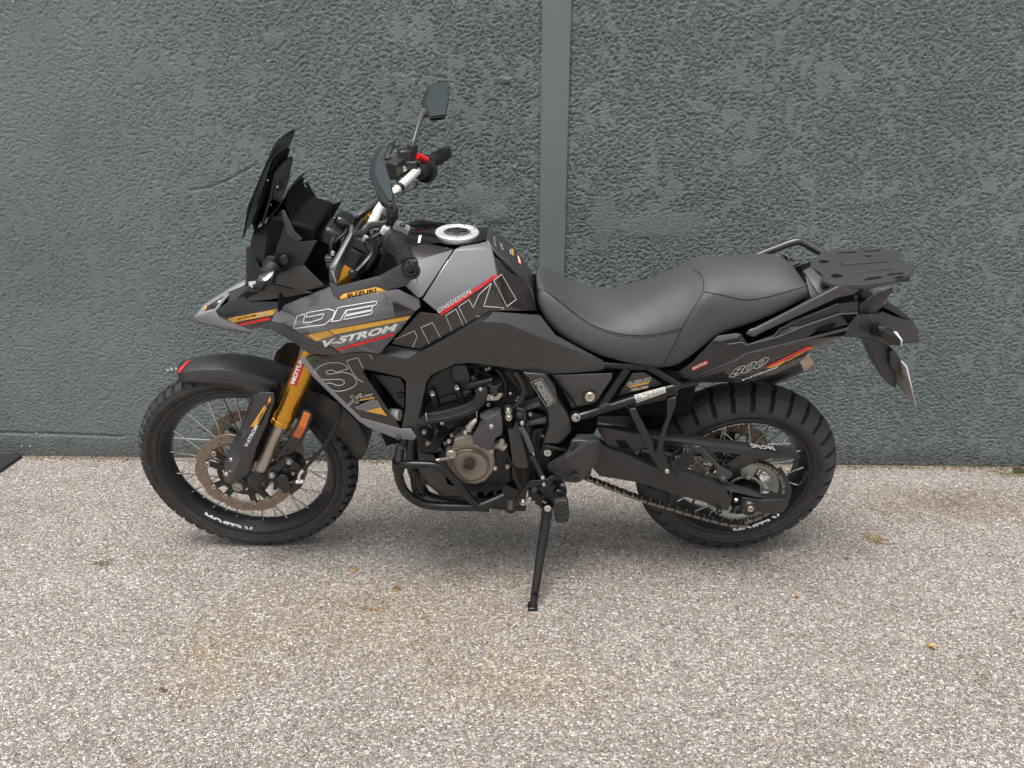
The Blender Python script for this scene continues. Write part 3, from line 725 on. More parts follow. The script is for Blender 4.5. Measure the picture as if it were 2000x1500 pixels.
# ---------------------------------------------------------------- fork guard, reflector, caliper, hose
gd = panel('fork_guard', 'dark_plastic', 'E',
  [(872,335,.128),(900,345,.150),(925,322,.150),(1028,328,.152),(1036,380,.155),(985,540,.160),(898,742,.164),(765,733,.164),(712,722,.145),(742,645,.140),(782,592,.142),(805,580,.158),
   (893,775,.166),(838,922,.162),(745,985,.155),(705,990,.150),(662,972,.125),(664,850,.128),(700,752,.140),(755,755,.166),(790,800,.170)],
  [(0,1,11,10),(1,2,3,4,5,11),(11,5,6,7),(10,11,7,8,9),(7,6,12,20,19),(8,7,19,18),(19,20,15,16,17,18),(20,12,13,14,15)])
gd = first(gd)
for u, v in ((722,815),(684,922)): bolt(p('E', u, v, .150), .007, gd, 'bolt_steel', ax=(-.5,-.8,.2))
plate('guard_bracket', 'deep_black', 'E', [(1000,290,.125),(1060,275,.125),(1075,320,.125),(1050,400,.125),(1000,600,.125),(950,750,.125),(900,840,.125),(880,740,.125),(985,540,.125)], .02)
ho = plate('reflector_bracket', 'matte_black', 'E', [(1240,462,.135),(1300,472,.135),(1318,500,.135),(1240,690,.135),(1205,720,.135),(1165,772,.135),(1075,800,.135),(1060,840,.135),(1035,820,.135),(1090,735,.135),(1130,690,.135),(1150,640,.135)], .02, bevel=.003)
r1 = plate('reflector', 'orange_lens', 'E', [(1250,474,.140),(1298,488,.140),(1262,590,.140),(1210,568,.140)], .006, ho, bevel=.001)
plate('reflector', 'orange_dim', 'E', [(1209,570,.140),(1261,592,.140),(1222,666,.140),(1166,646,.140)], .006, ho, bevel=.001)
bolt(p('E',1120,762,.137), .006, ho, 'matte_black')
cal = MB()
cal.prism(pts('E', (1040,985,.130),(1050,950,.130),(1075,930,.130),(1110,935,.130),(1135,955,.130),(1142,990,.130),(1158,1020,.130),(1150,1055,.130),(1120,1068,.130),(1088,1058,.130),(1070,1030,.130),(1050,1020,.130)), (0,.03,0))
cal.prism(pts('E', (1030,960,.112),(1060,900,.112),(1110,845,.112),(1160,820,.112),(1215,850,.112),(1240,905,.112),(1250,985,.112),(1225,1030,.112),(1185,1060,.112),(1165,1078,.112),(1140,1060,.112),(1080,1040,.112)), (0,.05,0))
co = cal.build('brake_caliper', 'matte_black', bike, bevel=.003)
plate('caliper_mount', 'matte_black', 'E', [(985,880,.118),(1040,860,.118),(1100,790,.118),(1165,790,.118),(1180,830,.118),(1130,870,.118),(1075,900,.118),(1045,960,.118),(1000,970,.118),(960,930,.118)], .03, co, bevel=.003)
for u, v in ((1143,830),(1018,930)): bolt(p('E',u,v,.128), .0085, co, 'bolt_steel')
bolt(p('E',1118,880,.120), .008, co, 'matte_black'); bolt(p('E',1172,917,.120), .0045, co, 'bolt_steel')
pipe('pad_pin', 'matte_black', 'E', [(1150,985,.125),(1200,978,.125)], .007, co, smooth_path=0); pipe('banjo_bolt', 'alu', 'E', [(1196,980,.128),(1250,975,.128)], .0068, co, smooth_path=0)
pipe('slide_boot', 'rubber', 'E', [(1040,1030,.13),(1050,990,.13)], .007, co, smooth_path=0)
hs_ = pipe('brake_hose', 'rubber', 'E', [(1500,400,.10),(1512,470,.12),(1485,570,.135),(1420,690,.138),(1330,800,.136),(1252,890,.132)], .0058, smooth_path=6)
pipe('hose_fitting', 'alu', 'E', [(1252,888,.132),(1225,918,.131),(1215,950,.130),(1222,975,.128)], .005, hs_)
pipe('sensor_wire', 'brown_wire', 'V', [(1230,60,.08),(1180,30,.10),(1090,120,.11),(940,160,.11)], .0025)
# ---------------------------------------------------------------- beak
bk = panel('beak', 'silver_plastic', 'O',
  [(0,690,.026),(200,628,.055),(226,690,.062),(515,812,.090),(580,815,.094),(545,850,.080),(300,815,.058),(40,745,.030),
   (70,602,.012),(326,452,.020),(345,462,.026),(215,622,.054),(290,485,.026),(200,612,.048),(98,602,.020),(80,642,.030)],
  [(0,1,2,7),(7,2,3,4,5,6),(8,9,12,14),(14,15,0,8),(12,9,10,11,13),(13,11,1,0,15)])
bk = first(bk)
panel('beak_insert', 'graphic_dark', 'O', [(98,602,.018),(290,485,.024),(200,612,.046),(80,642,.028)], [(0,1,2,3)], bk, bevel=0)
panel('sticker', 'gold_sticker', 'O', [(108,590,.0215),(122,592,.024),(92,640,.031),(78,640,.030)], [(0,1,2,3)], bk, solid=.0006, bevel=0, mirror=False)
# middle under surface closing the beak
b = MB(); q = pts('O', (0,690,.026),(40,745,.030),(300,815,.058),(545,850,.080)); b.add(q + [my(x) for x in q], [(i, i+1, i+5, i+4) for i in range(3)]); b.build('beak_underside', 'matte_black', bk, solid=.002)
b = MB(); q = pts('O', (0,690,.026),(70,602,.012),(326,452,.020),(480,386,.03)); b.add(q + [my(x) for x in q], [(i, i+1, i+5, i+4) for i in range(3)]); b.build('beak_top', 'silver_plastic', bk, solid=.002)
panel('beak_cowl', 'graphic_dark', 'O', [(326,456,.022),(490,382,.035),(560,400,.05),(405,525,.055),(215,628,.056),(300,560,.03)], [(0,1,2,3,5),(5,3,4,0)], bk)
panel('beak_flank', 'gloss_black', 'O', [(205,632,.0565),(405,525,.058),(560,450,.07),(1090,440,.12),(1300,395,.150),(1312,418,.152),(910,565,.130),(800,605,.118),(315,702,.075),(240,690,.064)], [(0,1,2,3,8,9),(3,4,5,6,7,8)], bk)
panel('beak_side', 'graphic_dark', 'O', [(232,690,.0635),(315,702,.076),(800,607,.119),(740,740,.118),(790,758,.124),(680,765,.112),(600,800,.100),(520,812,.0905)], [(0,1,2,3,7),(3,4,5,6,7)], bk)
# ---------------------------------------------------------------- side shrouds
sh = panel('shroud', 'deep_graphic', 'O',
  [(805,603,.120),(910,562,.134),(1310,402,.165),('Q',800,50,.185),('Q',985,28,.188),('Q',1190,118,.205),('Q',1205,200,.212),('Q',1155,240,.214),('Q',780,55,.188),
   ('Q',640,632,.232),('Q',810,655,.222),('Q',310,428,.232),(1320,822,.231),(1420,1056,.215)],
  [(12,0,1),(12,1,2),(12,2,8),(12,8,7),(12,7,10),(12,10,9),(8,3,4,5,6,7)])
sh = first(sh)
panel('shroud_cap', 'grey_paint', 'Q', [(795,52,.1885),(985,26,.1905),(1192,120,.2075),(1204,198,.2145),(1155,238,.2165)], [(0,1,2,3,4)], sh, solid=.002, bevel=.0008)
panel('shroud_front', 'deep_graphic', 'O', [(805,606,.1195),(1316,822,.2305),(1655,1032,.2320),(1420,1054,.214),(740,742,.119)], [(0,1,4),(1,3,4),(1,2,3)], sh)
panel('shroud_skid_strip', 'side_grey', 'O', [(742,740,.1235),(835,757,.142),(1080,872,.188),(1215,928,.200),(1420,1056,.2165),(1390,1072,.216),(1105,1050,.190),(1000,965,.170),(720,802,.118),(600,806,.103),(690,766,.115)], [(0,1,2,3,4,5,6,7,8,9,10)], sh)
lo = panel('shroud_lower', 'graphic_dark', 'Q',
  [(85,690,.170),(415,662,.2105),(640,640,.2225),(800,658,.214),(640,830,.205),(1015,1390,.200),(620,1285,.196),(250,925,.182)],
  [(0,1,2,3,4,7),(4,5,6,7)], sh)
panel('shroud_gap', 'gloss_black', 'Q', [(90,672,.170),(185,668,.178),(420,660,.2085),(300,705,.192),(190,740,.178),(100,705,.172)], [(0,1,2,3,4,5)], sh, solid=.002, bevel=0)
panel('shroud_edge', 'silver_plastic', 'Q', [(20,700,.160),(68,684,.166),(90,720,.172),(256,925,.1835),(622,1283,.1975),(1018,1390,.2015),(1112,1388,.206),(1166,1470,.208),(1140,1502,.200),(960,1482,.196),(700,1376,.188),(600,1312,.184),(160,885,.170)], [(0,1,2,3,12),(3,4,11,12),(4,5,6,7,8,9,10,11)], sh)
bolt(p('Q',990,1475,.199), .006, sh, 'dull_grey')
panel('shroud_duct', 'gloss_black', 'Q', [(645,815,.200),(705,815,.185),(770,960,.18),(920,1220,.18),(905,1245,.198),(660,850,.2035)], [(0,1,2,3,4,5)], sh, solid=.002)
# ---------------------------------------------------------------- nose, screen
nd = lambda *l: [(u, v, .072 + .00018*(u-545) + .00006*(v-790)) for u, v in l]
panel('nose_cowl', 'nose_black', 'A',
  nd((545,790),(660,715),(745,640),(790,860),(835,1060),(720,1110),(560,1010),(520,875),(660,900),(1010,860),(910,1040),(805,905),(760,640),(880,870)),
  [(0,1,8,7),(7,8,6),(1,2,12,13,11,3,8),(8,3,11,4,5,6),(11,13,9,10,4)])
panel('nose_cheek', 'side_grey', 'A', [(835,1060,.1415),(910,1045,.1545),(1060,1190,.170),(920,1235,.150),(690,1175,.128),(720,1110,.14)], [(0,1,2,3),(0,3,4,5)])
panel('nose_side', 'nose_black', 'A', [(490,910,.02),(540,900,.06),(560,1010,.095),(600,1080,.11),(560,1160,.10),(510,1175,.09),(485,1190,.02)], [(0,1,2,3,4,5,6)])
panel('nose_lower', 'gloss_black', 'A', [(420,1295,.045),(505,1190,.085),(620,1170,.12),(920,1235,.152),(980,1245,.155),(700,1290,.12),(520,1310,.08)], [(0,1,2,6),(2,3,4,5,6)])
hl = MB(); q = pts('A', (488,920,.0),(492,1190,.0)); q0 = q[0] + Vector((.03,0,0)); q1 = q[1] + Vector((.03,0,0))
hl.add([q0 + Vector((0,y,0)) for y in (-.055,.055)] + [q1 + Vector((-.005,y,0)) for y in (.055,-.055)], [(0,1,2,3)])
hlo = hl.build('headlight', 'dark_lens', bike, solid=.05)
for z_ in (.25, .72):
    c = q0.lerp(q1, z_) + Vector((-.004, 0, 0)); m = MB(); m.lathe([(.036,-.01),(.036,.001),(.030,.003),(.001,.005)], c, (-1,0,0), 24); m.build('headlight_lens', 'dark_lens', hlo)
# indicator
m = MB(); m.tube(pts('A', (690,1050,.14),(655,1100,.16),(620,1130,.185)), [.022,.020,.017], 10, 3); iod = m.build('indicator', 'rubber', bike, mirror=True)[0]
panel('indicator_housing', 'gloss_black', 'A', [(600,1100,.19),(700,1075,.185),(690,1130,.20),(640,1160,.215),(570,1230,.225),(515,1232,.215),(505,1165,.205),(555,1160,.21),(585,1110,.195)], [(0,1,2,3),(0,3,7,8),(7,3,4,5,6)], iod, solid=.025, bevel=.002)
panel('indicator_lens', 'clear_lens', 'A', [(504,1166,.207),(556,1160,.214),(560,1180,.2145),(535,1188,.214),(548,1232,.2155),(520,1236,.213)], [(0,1,2,3),(0,3,4,5)], iod, solid=.012, bevel=.001)
panel('indicator_mount', 'matte_black', 'A', [(640,970,.135),(690,985,.145),(705,1050,.145),(660,1110,.15),(590,1090,.12),(610,1020,.12)], [(0,1,2,3,4,5)], solid=.02, bevel=.003)
plate('bolt_cap', 'matte_black', 'A', [(735,980,.15),(770,970,.15),(800,1000,.15),(790,1040,.15),(750,1045,.15),(730,1015,.15)], .012, bevel=.003, mirror=True)
# windscreen: front pane, curved across
def screen_sheet(name, m, k, near, par, bow, th):
    """near = edge points (u, v, D) from top to bottom; carried across to the mirror edge with a forward bow"""
    q = pts(k, *near); cols = 9; vs = []; fs = []
    for pt in q:
        for j in range(cols):
            t = -1 + 2 * j / (cols - 1); vs.append(Vector((pt.x - bow * (1 - t * t), pt.y * -t, pt.z - .2 * bow * (1 - t * t) * 0)))
    for i in range(len(q) - 1):
        for j in range(cols - 1): fs.append((i*cols+j, i*cols+j+1, (i+1)*cols+j+1, (i+1)*cols+j))
    b = MB(); b.add(vs, fs); o = b.build(name, m, par, smooth=30); d = o.modifiers.new('thick', 'SOLIDIFY'); d.thickness = th; d.offset = 0
    d = o.modifiers.new('bevel', 'BEVEL'); d.width = .001; d.limit_method = 'ANGLE'; d.angle_limit = radians(50)
    return o
ws = screen_sheet('windscreen', 'smoke_screen', 'A', [(700,182,.088),(688,196,.104),(660,260,.114),(615,360,.118),(560,490,.122),(510,610,.122),(492,710,.120),(470,842,.104)], bike, .012, .004)
scr = screen_sheet('windscreen_frame', 'smoke_screen', 'A', [(716,358,.072),(700,378,.084),(688,425,.088),(662,560,.090),(605,745,.090)], bike, .006, .007)
screen_sheet('screen_carrier', 'deep_black', 'A', [(690,300,.075),(650,400,.085),(600,580,.09),(545,735,.09),(560,790,.09)], bike, .010, .008)
pipe('screen_rim', 'frame_black', 'A', [(716,360,.074),(704,376,.088),(692,425,.092),(666,560,.094),(610,742,.094)], .0045, scr, smooth_path=4)
for u, v in ((648,420),(720,468),(668,600)): bolt(p('A', u, v, .090), .0022, scr, 'bolt_steel', ax=(.3,-.9,.3))
# instrument hood: wing behind the screen, then the display
screen_sheet('hood_wing', 'smoke_screen', 'A', [(795,505,.085),(765,565,.094),(720,625,.104),(650,716,.112)], bike, .004, .004)
dsp = screen_sheet('instrument_hood', 'deep_black', 'A', [(790,545,.086),(780,600,.090),(830,720,.104),(885,862,.118)], bike, .004, .004)
panel('hood_side', 'side_grey', 'A', [(748,642,.124),(770,640,.125),(840,790,.132),(905,850,.134),(870,870,.136),(790,820,.130)], [(0,1,2,3,4,5)], solid=.004)
b = MB(); b.box((-1.235, 0, 1.06), (.12, .15, .14), Matrix.Rotation(.5, 3, 'Y')); b.build('instrument_body', 'deep_black', bike, bevel=.006)
b = MB(); b.box((-1.31, 0, 1.08), (.12, .22, .22), Matrix.Rotation(.3, 3, 'Y')); b.build('headlight_bucket', 'deep_black', bike, bevel=.01)
b = MB(); b.box((-1.27, 0, .95), (.16, .26, .14), Matrix.Rotation(.2, 3, 'Y')); b.build('nose_stay', 'deep_black', bike, bevel=.01)
b = MB(); b.box((-1.10, 0, .91), (.13, .16, .24), Matrix.Rotation(radians(27), 3, 'Y')); b.build('head_stock', 'deep_black', bike, bevel=.02)
# ---------------------------------------------------------------- fuel tank
def span(name, m, near, par, crown=.004, solid=.003, sub=0, bevel=.0012, mids=(.6,)):
    """sheet carried from a near edge over the centre plane to its mirror edge"""
    q = near; n = len(q); rows = []
    for f in [1.0] + list(mids) + [0.0] + [-x for x in reversed(mids)] + [-1.0]:
        rows.append([Vector((a.x, a.y * f, a.z + crown * (1 - f * f))) for a in q])
    b = MB(); b.facets([a for r in rows for a in r], [(i*n+j, i*n+j+1, (i+1)*n+j+1, (i+1)*n+j) for i in range(len(rows)-1) for j in range(n-1)])
    return b.build(name, m, par, solid=solid, bevel=0, smooth=32)
tk = panel('fuel_tank', 'grey_paint', 'D',
  [(640,205,.098),(700,176,.082),(840,156,.066),(918,132,.048),(962,192,.062),(944,204,.070),(648,222,.106),(978,262,.086),(1000,425,.142),(525,757,.206),(372,628,.2135)],
  [(0,1,2,3,4,5,6),(6,5,4,7,8,9,10,0)], bevel=.004, seg=3)
tk = first(tk)
panel('tank_shoulder', 'grey_paint', 'N', [(1095,795,.151),(1538,668,.0995),(1152,1248,.2145),(1105,1258,.213),(960,1118,.205),(880,960,.195)], [(0,1,2,3,4,5)], tk, bevel=.003)
panel('tank_shoulder_top', 'graphic_dark', 'N', [(1010,640,.104),(1215,600,.088),(1450,648,.092),(1540,664,.0985),(1095,793,.1505),(1040,740,.135)], [(0,1,2,3,4,5)], tk)
panel('tank_graphic', 'graphic_dark', 'D',
  [(347,737,.2125),(525,759,.2065),(1000,427,.1425),(1040,412,.132),(965,730,.178),(360,1055,.200),(105,1005,.202),(980,262,.0865),(1130,360,.081),(1245,455,.062),(1342,724,.100)],
  [(0,1,2,4,5,6),(2,3,4),(3,2,7,8,9),(3,9,10,4)], tk, bevel=.003, seg=3)
pad = pts('D', (918,128,.047),(962,190,.061),(1010,255,.072),(1130,358,.080),(1245,452,.061),(1310,600,.085),(1342,722,.099))
span('tank_pad', 'side_grey', pad, tk, .006)
top = pts('N', (900,500,.050),(1000,540,.060),(1210,565,.066),(1340,585,.068),(1550,614,.068),(1800,584,.060),(1942,545,.046))
span('tank_spine', 'gloss_black', top, tk, .004, solid=0)
panel('spine_edge', 'deep_black', 'N', [(900,500,.050),(1000,540,.060),(1210,565,.066),(1340,585,.068),(1215,602,.0875),(1010,642,.1035),(880,660,.10)], [(0,1,5,6),(1,2,3,4,5)], tk)
cap_c = P(893, 461, 0) + Vector((0,0,.004)); ct = top[5] - top[3]; cn = Vector((-ct.z, 0, ct.x)).normalized(); cn = cn if cn.z > 0 else -cn; cap_c += cn * .004
m = MB(); m.lathe([(.036,-.01),(.0365,.004),(.040,.0065),(.056,.0065),(.0595,.003),(.060,-.01)], cap_c, cn, 56, closed=True); cap = m.build('fuel_cap', 'alu', tk)
m = MB(); m.lathe([(.038,-.008),(.038,.003),(.033,.006),(.001,.007)], cap_c, cn, 40); m.build('cap_lock', 'dull_grey', cap) if False else m.build('cap_lock', 'dull_grey', tk)
m = MB(); m.box(cap_c + cn * .008, (.052, .014, .005)); m.box(cap_c + cn * .008, (.016, .040, .0045)); m.build('cap_flap', 'frame_black', tk, bevel=.0012)
for k in range(7):
    a = 2*pi*k/7 + .3; bolt(cap_c + Vector((.048*cos(a), .048*sin(a), .0055)), .0028, tk, 'chrome', ax=cn)
panel('tank_plaque', 'white_print', 'N', [(1112,500,.055),(1146,492,.055),(1130,585,.082),(1097,588,.082)], [(0,1,2,3)], tk, solid=.001, mirror=False)
# body under the covers so nothing shows through
b = MB(); b.prism([(-1.02,-.13,1.03),(-.93,-.11,1.07),(-.74,-.09,1.06),(-.67,-.08,.96),(-.55,-.10,.86),(-.98,-.13,.84)], (0,.0001,0)); vs = [Vector(x) for x in b.v[:6]]
b = MB(); b.prism(vs, (0, 2*.08, 0))
for i, v in enumerate(b.v): v.y = math.copysign([.12,.05,.04,.05,.09,.13][min(range(6), key=lambda j: (Vector((vs[j].x,0,vs[j].z)) - Vector((v.x,0,v.z))).length)], v.y + .01 if i >= 6 else -1)
b.build('tank_shell', 'deep_black', tk)
# ---------------------------------------------------------------- frame cover
fcv = panel('frame_cover', 'side_grey', 'D',
  [('Q',905,574,.188),('Q',1190,614,.192),('Q',1245,602,.192),('Q',1900,240,.180),(960,732,.178),(1370,762,.138),(1500,930,.152),(1900,1150,.152),(1922,1200,.152),(1895,1240,.148),(1410,1265,.162),(1100,1212,.170),(780,1168,.177),
   ('Q',1640,645,.188),('S',380,335,.190),('S',325,430,.190),('S',250,790,.190),('Q',1150,1450,.195),('Q',1110,1390,.199),('Q',1024,1384,.199),('Q',1062,1180,.197),('Q',1066,925,.199),('Q',1020,882,.200),('Q',700,812,.201),('Q',650,800,.201),
   ('Q',805,657,.207),('Q',1075,706,.211),('Q',1790,335,.203),(900,822,.201),(1080,830,.193),(1390,960,.174),('Q',1800,500,.2015),(640,1182,.178)],
  [(0,1,2,26,25),(2,3,4,28,27,26),(4,5,29,28),(5,6,30,29),(6,7,30),(25,26,14,22,23,24),(26,27,31,13,14),(14,15,16,21,22),(16,17,18,19,20,21),(27,28,29,30,7,10,11,12,13,31),(7,8,9,10),(13,12,32),(14,13,32)], bevel=.0022, seg=3)
fcv = first(fcv)
# ---------------------------------------------------------------- seat
seat_st = [((78,250),(90,345,.072),(98,420,.085)), ((120,258),(130,352,.082),(112,470,.10)), ((190,295),(180,372,.092),(150,545,.118)), ((285,360),(265,440,.107),(215,632,.132)), ((380,408),(385,533,.122),(310,695,.142)), ((500,424),(510,603,.137),(450,765,.152)),
  ((640,402),(650,642,.146),(620,820,.158)), ((800,350),(790,648,.150),(780,852,.160)), ((960,275),(930,628,.150),(905,868,.160)), ((1100,222),(1085,545,.146),(1000,858,.156)), ((1170,198),(1175,430,.134),(1080,810,.152)),
  ((1250,176),(1260,378,.128),(1190,725,.146)), ((1380,158),(1390,406,.131),(1300,636,.142)), ((1550,148),(1530,413,.132),(1450,590,.140)), ((1680,146),(1690,372,.129),(1640,520,.137)), ((1770,168),(1800,345,.120),(1760,455,.128)), ((1830,235),(1855,325,.108),(1850,408,.114)), ((1846,262),(1868,328,.104),(1880,402,.108)), ((1850,270),(1872,330,.098),(1883,402,.102))]
b = MB(); rows = []
for (tu, tv), sm_, bt in seat_st:
    c = p('G', tu, tv, 0); s = p('G', *sm_); e = p('G', *bt)
    c = Vector((s.x * .55 + c.x * .45, 0, c.z))
    half = [c, c.lerp(s, .5) + Vector((0, 0, (c.z - s.z) * .32)), c.lerp(s, .82) + Vector((0, 0, (c.z - s.z) * .16)), s, s.lerp(e, .5) + Vector((0, -.006, 0)), e, Vector((e.x, e.y * .82, e.z - .012))]
    rows.append([my(x) for x in reversed(half[1:])] + half)
n = len(rows[0]); N_ = len(rows)
b.add([x for r in rows for x in r], [(i*n+j, (i+1)*n+j, (i+1)*n+j+1, i*n+j+1) for i in range(N_-1) for j in range(n-1)] + [tuple(range(n)), tuple(range((N_-1)*n, N_*n))[::-1]])
seat = b.build('seat', 'seat_vinyl', bike, sub=2, smooth=180)
SEAT_PARTS = [('seam', [('G',92,348),('G',150,358),('G',250,432),('G',380,533),('G',500,602),('G',640,642),('G',780,651),('G',900,637),('G',1036,604)]),
  ('seam', [('G',1184,366),('G',1300,388),('G',1440,418),('G',1560,408),('G',1700,373),('G',1858,326)]),
  ('seam', [('G',1110,226),('G',1160,252),('G',1182,320),('G',1165,392),('G',1110,482),('G',1040,602),('G',985,722),('G',908,862)])]

# dark inner fairing behind the gaps of the shroud
plate('inner_fairing', 'deep_black', 'Q', [(420,330,.165),(780,120,.165),(1250,120,.170),(1600,250,.165),(1500,480,.165),(1250,660,.165),(900,690,.17),(640,820,.17),(480,700,.165)], .03, mirror=True, bevel=0)

b = MB(); b.prism(pts('T', (560,250,.125),(1420,230,.125),(1560,300,.125),(1500,640,.125),(1100,760,.125),(820,860,.125),(640,700,.125)), (0,.25,0)); b.build('airbox', 'deep_black', bike)
b = MB(); b.prism(pts('H', (-420,1040,.105),(-250,800,.105),(100,800,.105),(600,600,.105),(880,480,.10),(1040,540,.10),(1060,720,.10),(930,830,.105),(700,880,.105),(300,1040,.105),(-100,1150,.105)), (0,.21,0)); b.build('tail_core', 'deep_black', bike)
# ---------------------------------------------------------------- engine
b = MB(); b.box((-.83, 0, .56), (.36, .24, .44)); b.box((-.70, 0, .42), (.28, .22, .22)); b.box((-.80,0,.76), (.40,.22,.16))
eng = b.build('engine', 'engine_black', bike, bevel=.012)
def epl(name, m, k, outline, depth, **kw): return plate(name, m, k, outline, depth, eng, **kw)
epl('cylinder_head', 'engine_black', 'S', [(400,330,.165),(640,205,.165),(815,212,.165),(880,400,.165),(905,520,.165),(780,560,.165),(480,640,.165),(430,600,.165),(330,560,.165),(330,430,.165)], .05, bevel=.005)
epl('cam_cover', 'matte_black', 'S', [(625,320,.172),(660,210,.172),(812,215,.172),(878,400,.172),(800,415,.172),(660,390,.172)], .02, bevel=.003)
pipe('cover_rib', 'engine_black', 'S', [(625,318,.172),(655,392,.172),(800,420,.172)], .003, eng, smooth_path=0)
for (u,v),(u2,v2) in (((405,560),(448,700)),((702,485),(765,640))):
    m = MB(); a, c = p('S',u,v,.180), p('S',u2,v2,.165); m.tube([a, c], [.0095,.012], 14); m.build('stud_boss', 'engine_black', eng); bolt(a + (a-c).normalized()*.002, .0072, eng, 'bolt_steel', ax=(a-c))
epl('head_flange', 'engine_black', 'S', [(485,660,.172),(500,610,.172),(850,520,.172),(900,530,.172),(800,600,.172),(490,690,.172)], .02, bevel=.002)
epl('cylinder_block', 'engine_black', 'S', [(330,680,.150),(900,560,.150),(1000,640,.150),(980,800,.150),(900,1000,.150),(640,1010,.150),(560,1130,.150),(480,1290,.150),(240,1280,.150),(240,960,.150)], .06, bevel=.006)
epl('crankcase', 'engine_black', 'F', [(480,900,.165),(540,800,.165),(600,680,.165),(720,640,.165),(1000,640,.165),(1090,900,.165),(1080,1080,.165),(980,1170,.165),(760,1180,.165),(640,1100,.165),(520,1000,.165)], .10, bevel=.008)
for k in range(4):
    u = 700 + k * 75; epl('oil_pan_fin', 'engine_black', 'F', [(u,1090,.150),(u+38,1090,.150),(u+34,1200,.145),(u+4,1200,.145)], .05, bevel=.003)
# ribbed loom
def loom(name, path, r, m='hose_grey', lobes=11):
    q, _ = catmull(pts('S', *path), [r]*len(path), 7); seg = lobes * 3; b = MB(); vs = []; fs = []; prev = None
    for i, x in enumerate(q):
        t = (q[min(i+1, len(q)-1)] - q[max(i-1, 0)]).normalized(); u = Vector((0,0,1)).cross(t).normalized() if prev is None else (prev - t*prev.dot(t)).normalized(); prev = u; w_ = t.cross(u)
        for k in range(seg):
            a = 2*pi*k/seg; rr = r * (1.0 if k % 3 else .86); vs.append(x + (u*cos(a) + w_*sin(a)) * rr)
    for i in range(len(q)-1):
        fs += [(i*seg+k, i*seg+(k+1)%seg, (i+1)*seg+(k+1)%seg, (i+1)*seg+k) for k in range(seg)]
    b.add(vs, fs + [tuple(range(seg))[::-1], tuple(range((len(q)-1)*seg, len(q)*seg))]); return b.build(name, m, eng)
loom('ribbed_hose', [(300,880,.185),(400,850,.188),(560,825,.19),(720,785,.19),(860,735,.188),(960,660,.186),(1000,570,.182),(985,480,.17)], .0165)
pipe('coolant_elbow', 'hose_grey', 'S', [(215,890,.17),(260,893,.182),(330,872,.185)], .0165, eng, seg=16)
pipe('hose_clip', 'bolt_steel', 'S', [(325,790,.195),(335,860,.205),(360,930,.195),(390,970,.185)], .0014, eng)
b = MB(); b.lathe([(.022,-.03),(.024,.0),(.024,.035),(.021,.038)], p('S',1160,500,.165), (0,-.3,1), 24); b.build('throttle_motor', 'gloss_black', eng)
epl('motor_bracket', 'dusty_chrome', 'S', [(1060,615,.186),(1075,575,.186),(1240,550,.186),(1248,600,.186),(1200,640,.186),(1065,645,.186)], .01); bolt(p('S',1130,605,.19), .006, eng)
pipe('injector', 'engine_black', 'S', [(860,455,.178),(960,430,.18),(1040,408,.18),(1135,388,.178)], [.010,.009,.0075,.008], eng, smooth_path=0)
epl('injector_rail', 'engine_black', 'S', [(870,400,.175),(945,370,.175),(965,430,.175),(870,470,.175)], .02, bevel=.002)
pipe('small_hose', 'brown_wire', 'S', [(1300,290,.15),(1370,360,.155),(1430,440,.155),(1470,480,.155)], .0045, eng)
pipe('vent_hose', 'brown_wire', 'S', [(1400,290,.16),(1470,380,.162),(1520,500,.162),(1490,620,.165),(1420,720,.17)], .0085, eng)
for u, v in ((1060,265),(1095,250),(960,275)): bolt(p('S',u,v,.15), .004, eng, 'brown_wire' if u==960 else 'dusty_chrome')
pipe('wire', 'engine_black', 'S', [(840,240,.15),(900,220,.15)], .002, eng); pipe('wire', 'engine_black', 'S', [(880,330,.15),(960,220,.15)], .0025, eng)
pipe('wire', 'dull_grey', 'S', [(1010,470,.18),(1040,520,.185),(1050,600,.18)], .002, eng); pipe('wire', 'dull_grey', 'S', [(1040,450,.18),(1065,520,.185),(1060,580,.18)], .002, eng)
epl('clamp', 'engine_black', 'S', [(910,515,.186),(975,490,.186),(985,515,.186),(920,535,.186)], .008); bolt(p('S',992,500,.188), .0055, eng)
# ribs, studs and small plumbing of the engine
for k in range(6): epl('case_rib', 'engine_black', 'F', [(690+52*k,1120,.168),(700+52*k,1120,.168),(694+50*k,1180,.162),(684+50*k,1180,.162)], .03, bevel=.001)
for k in range(5): epl('cylinder_fin', 'engine_black', 'S', [(350,1000+26*k,.158),(640-20*k,985+26*k,.158),(638-20*k,995+26*k,.158),(350,1010+26*k,.158)], .02, bevel=.001)
for u, v, r_, m_ in ((520,905,.006,'bolt_steel'),(455,1010,.005,'dull_grey'),(300,1020,.006,'bolt_steel'),(560,1165,.005,'bolt_steel'),(500,1240,.005,'dull_grey'),(340,1160,.007,'bolt_steel'),(860,820,.0045,'dull_grey'),(1085,690,.005,'bolt_steel'),(1355,555,.003,'pale_print'),(1750,1080,.005,'dull_grey'),(640,1060,.005,'bolt_steel'),(1320,1450,.006,'dusty_chrome'),(1240,560,.005,'bolt_steel'),(900,360,.0045,'dull_grey')): bolt(p('S',u,v,.170), r_, eng, m_)
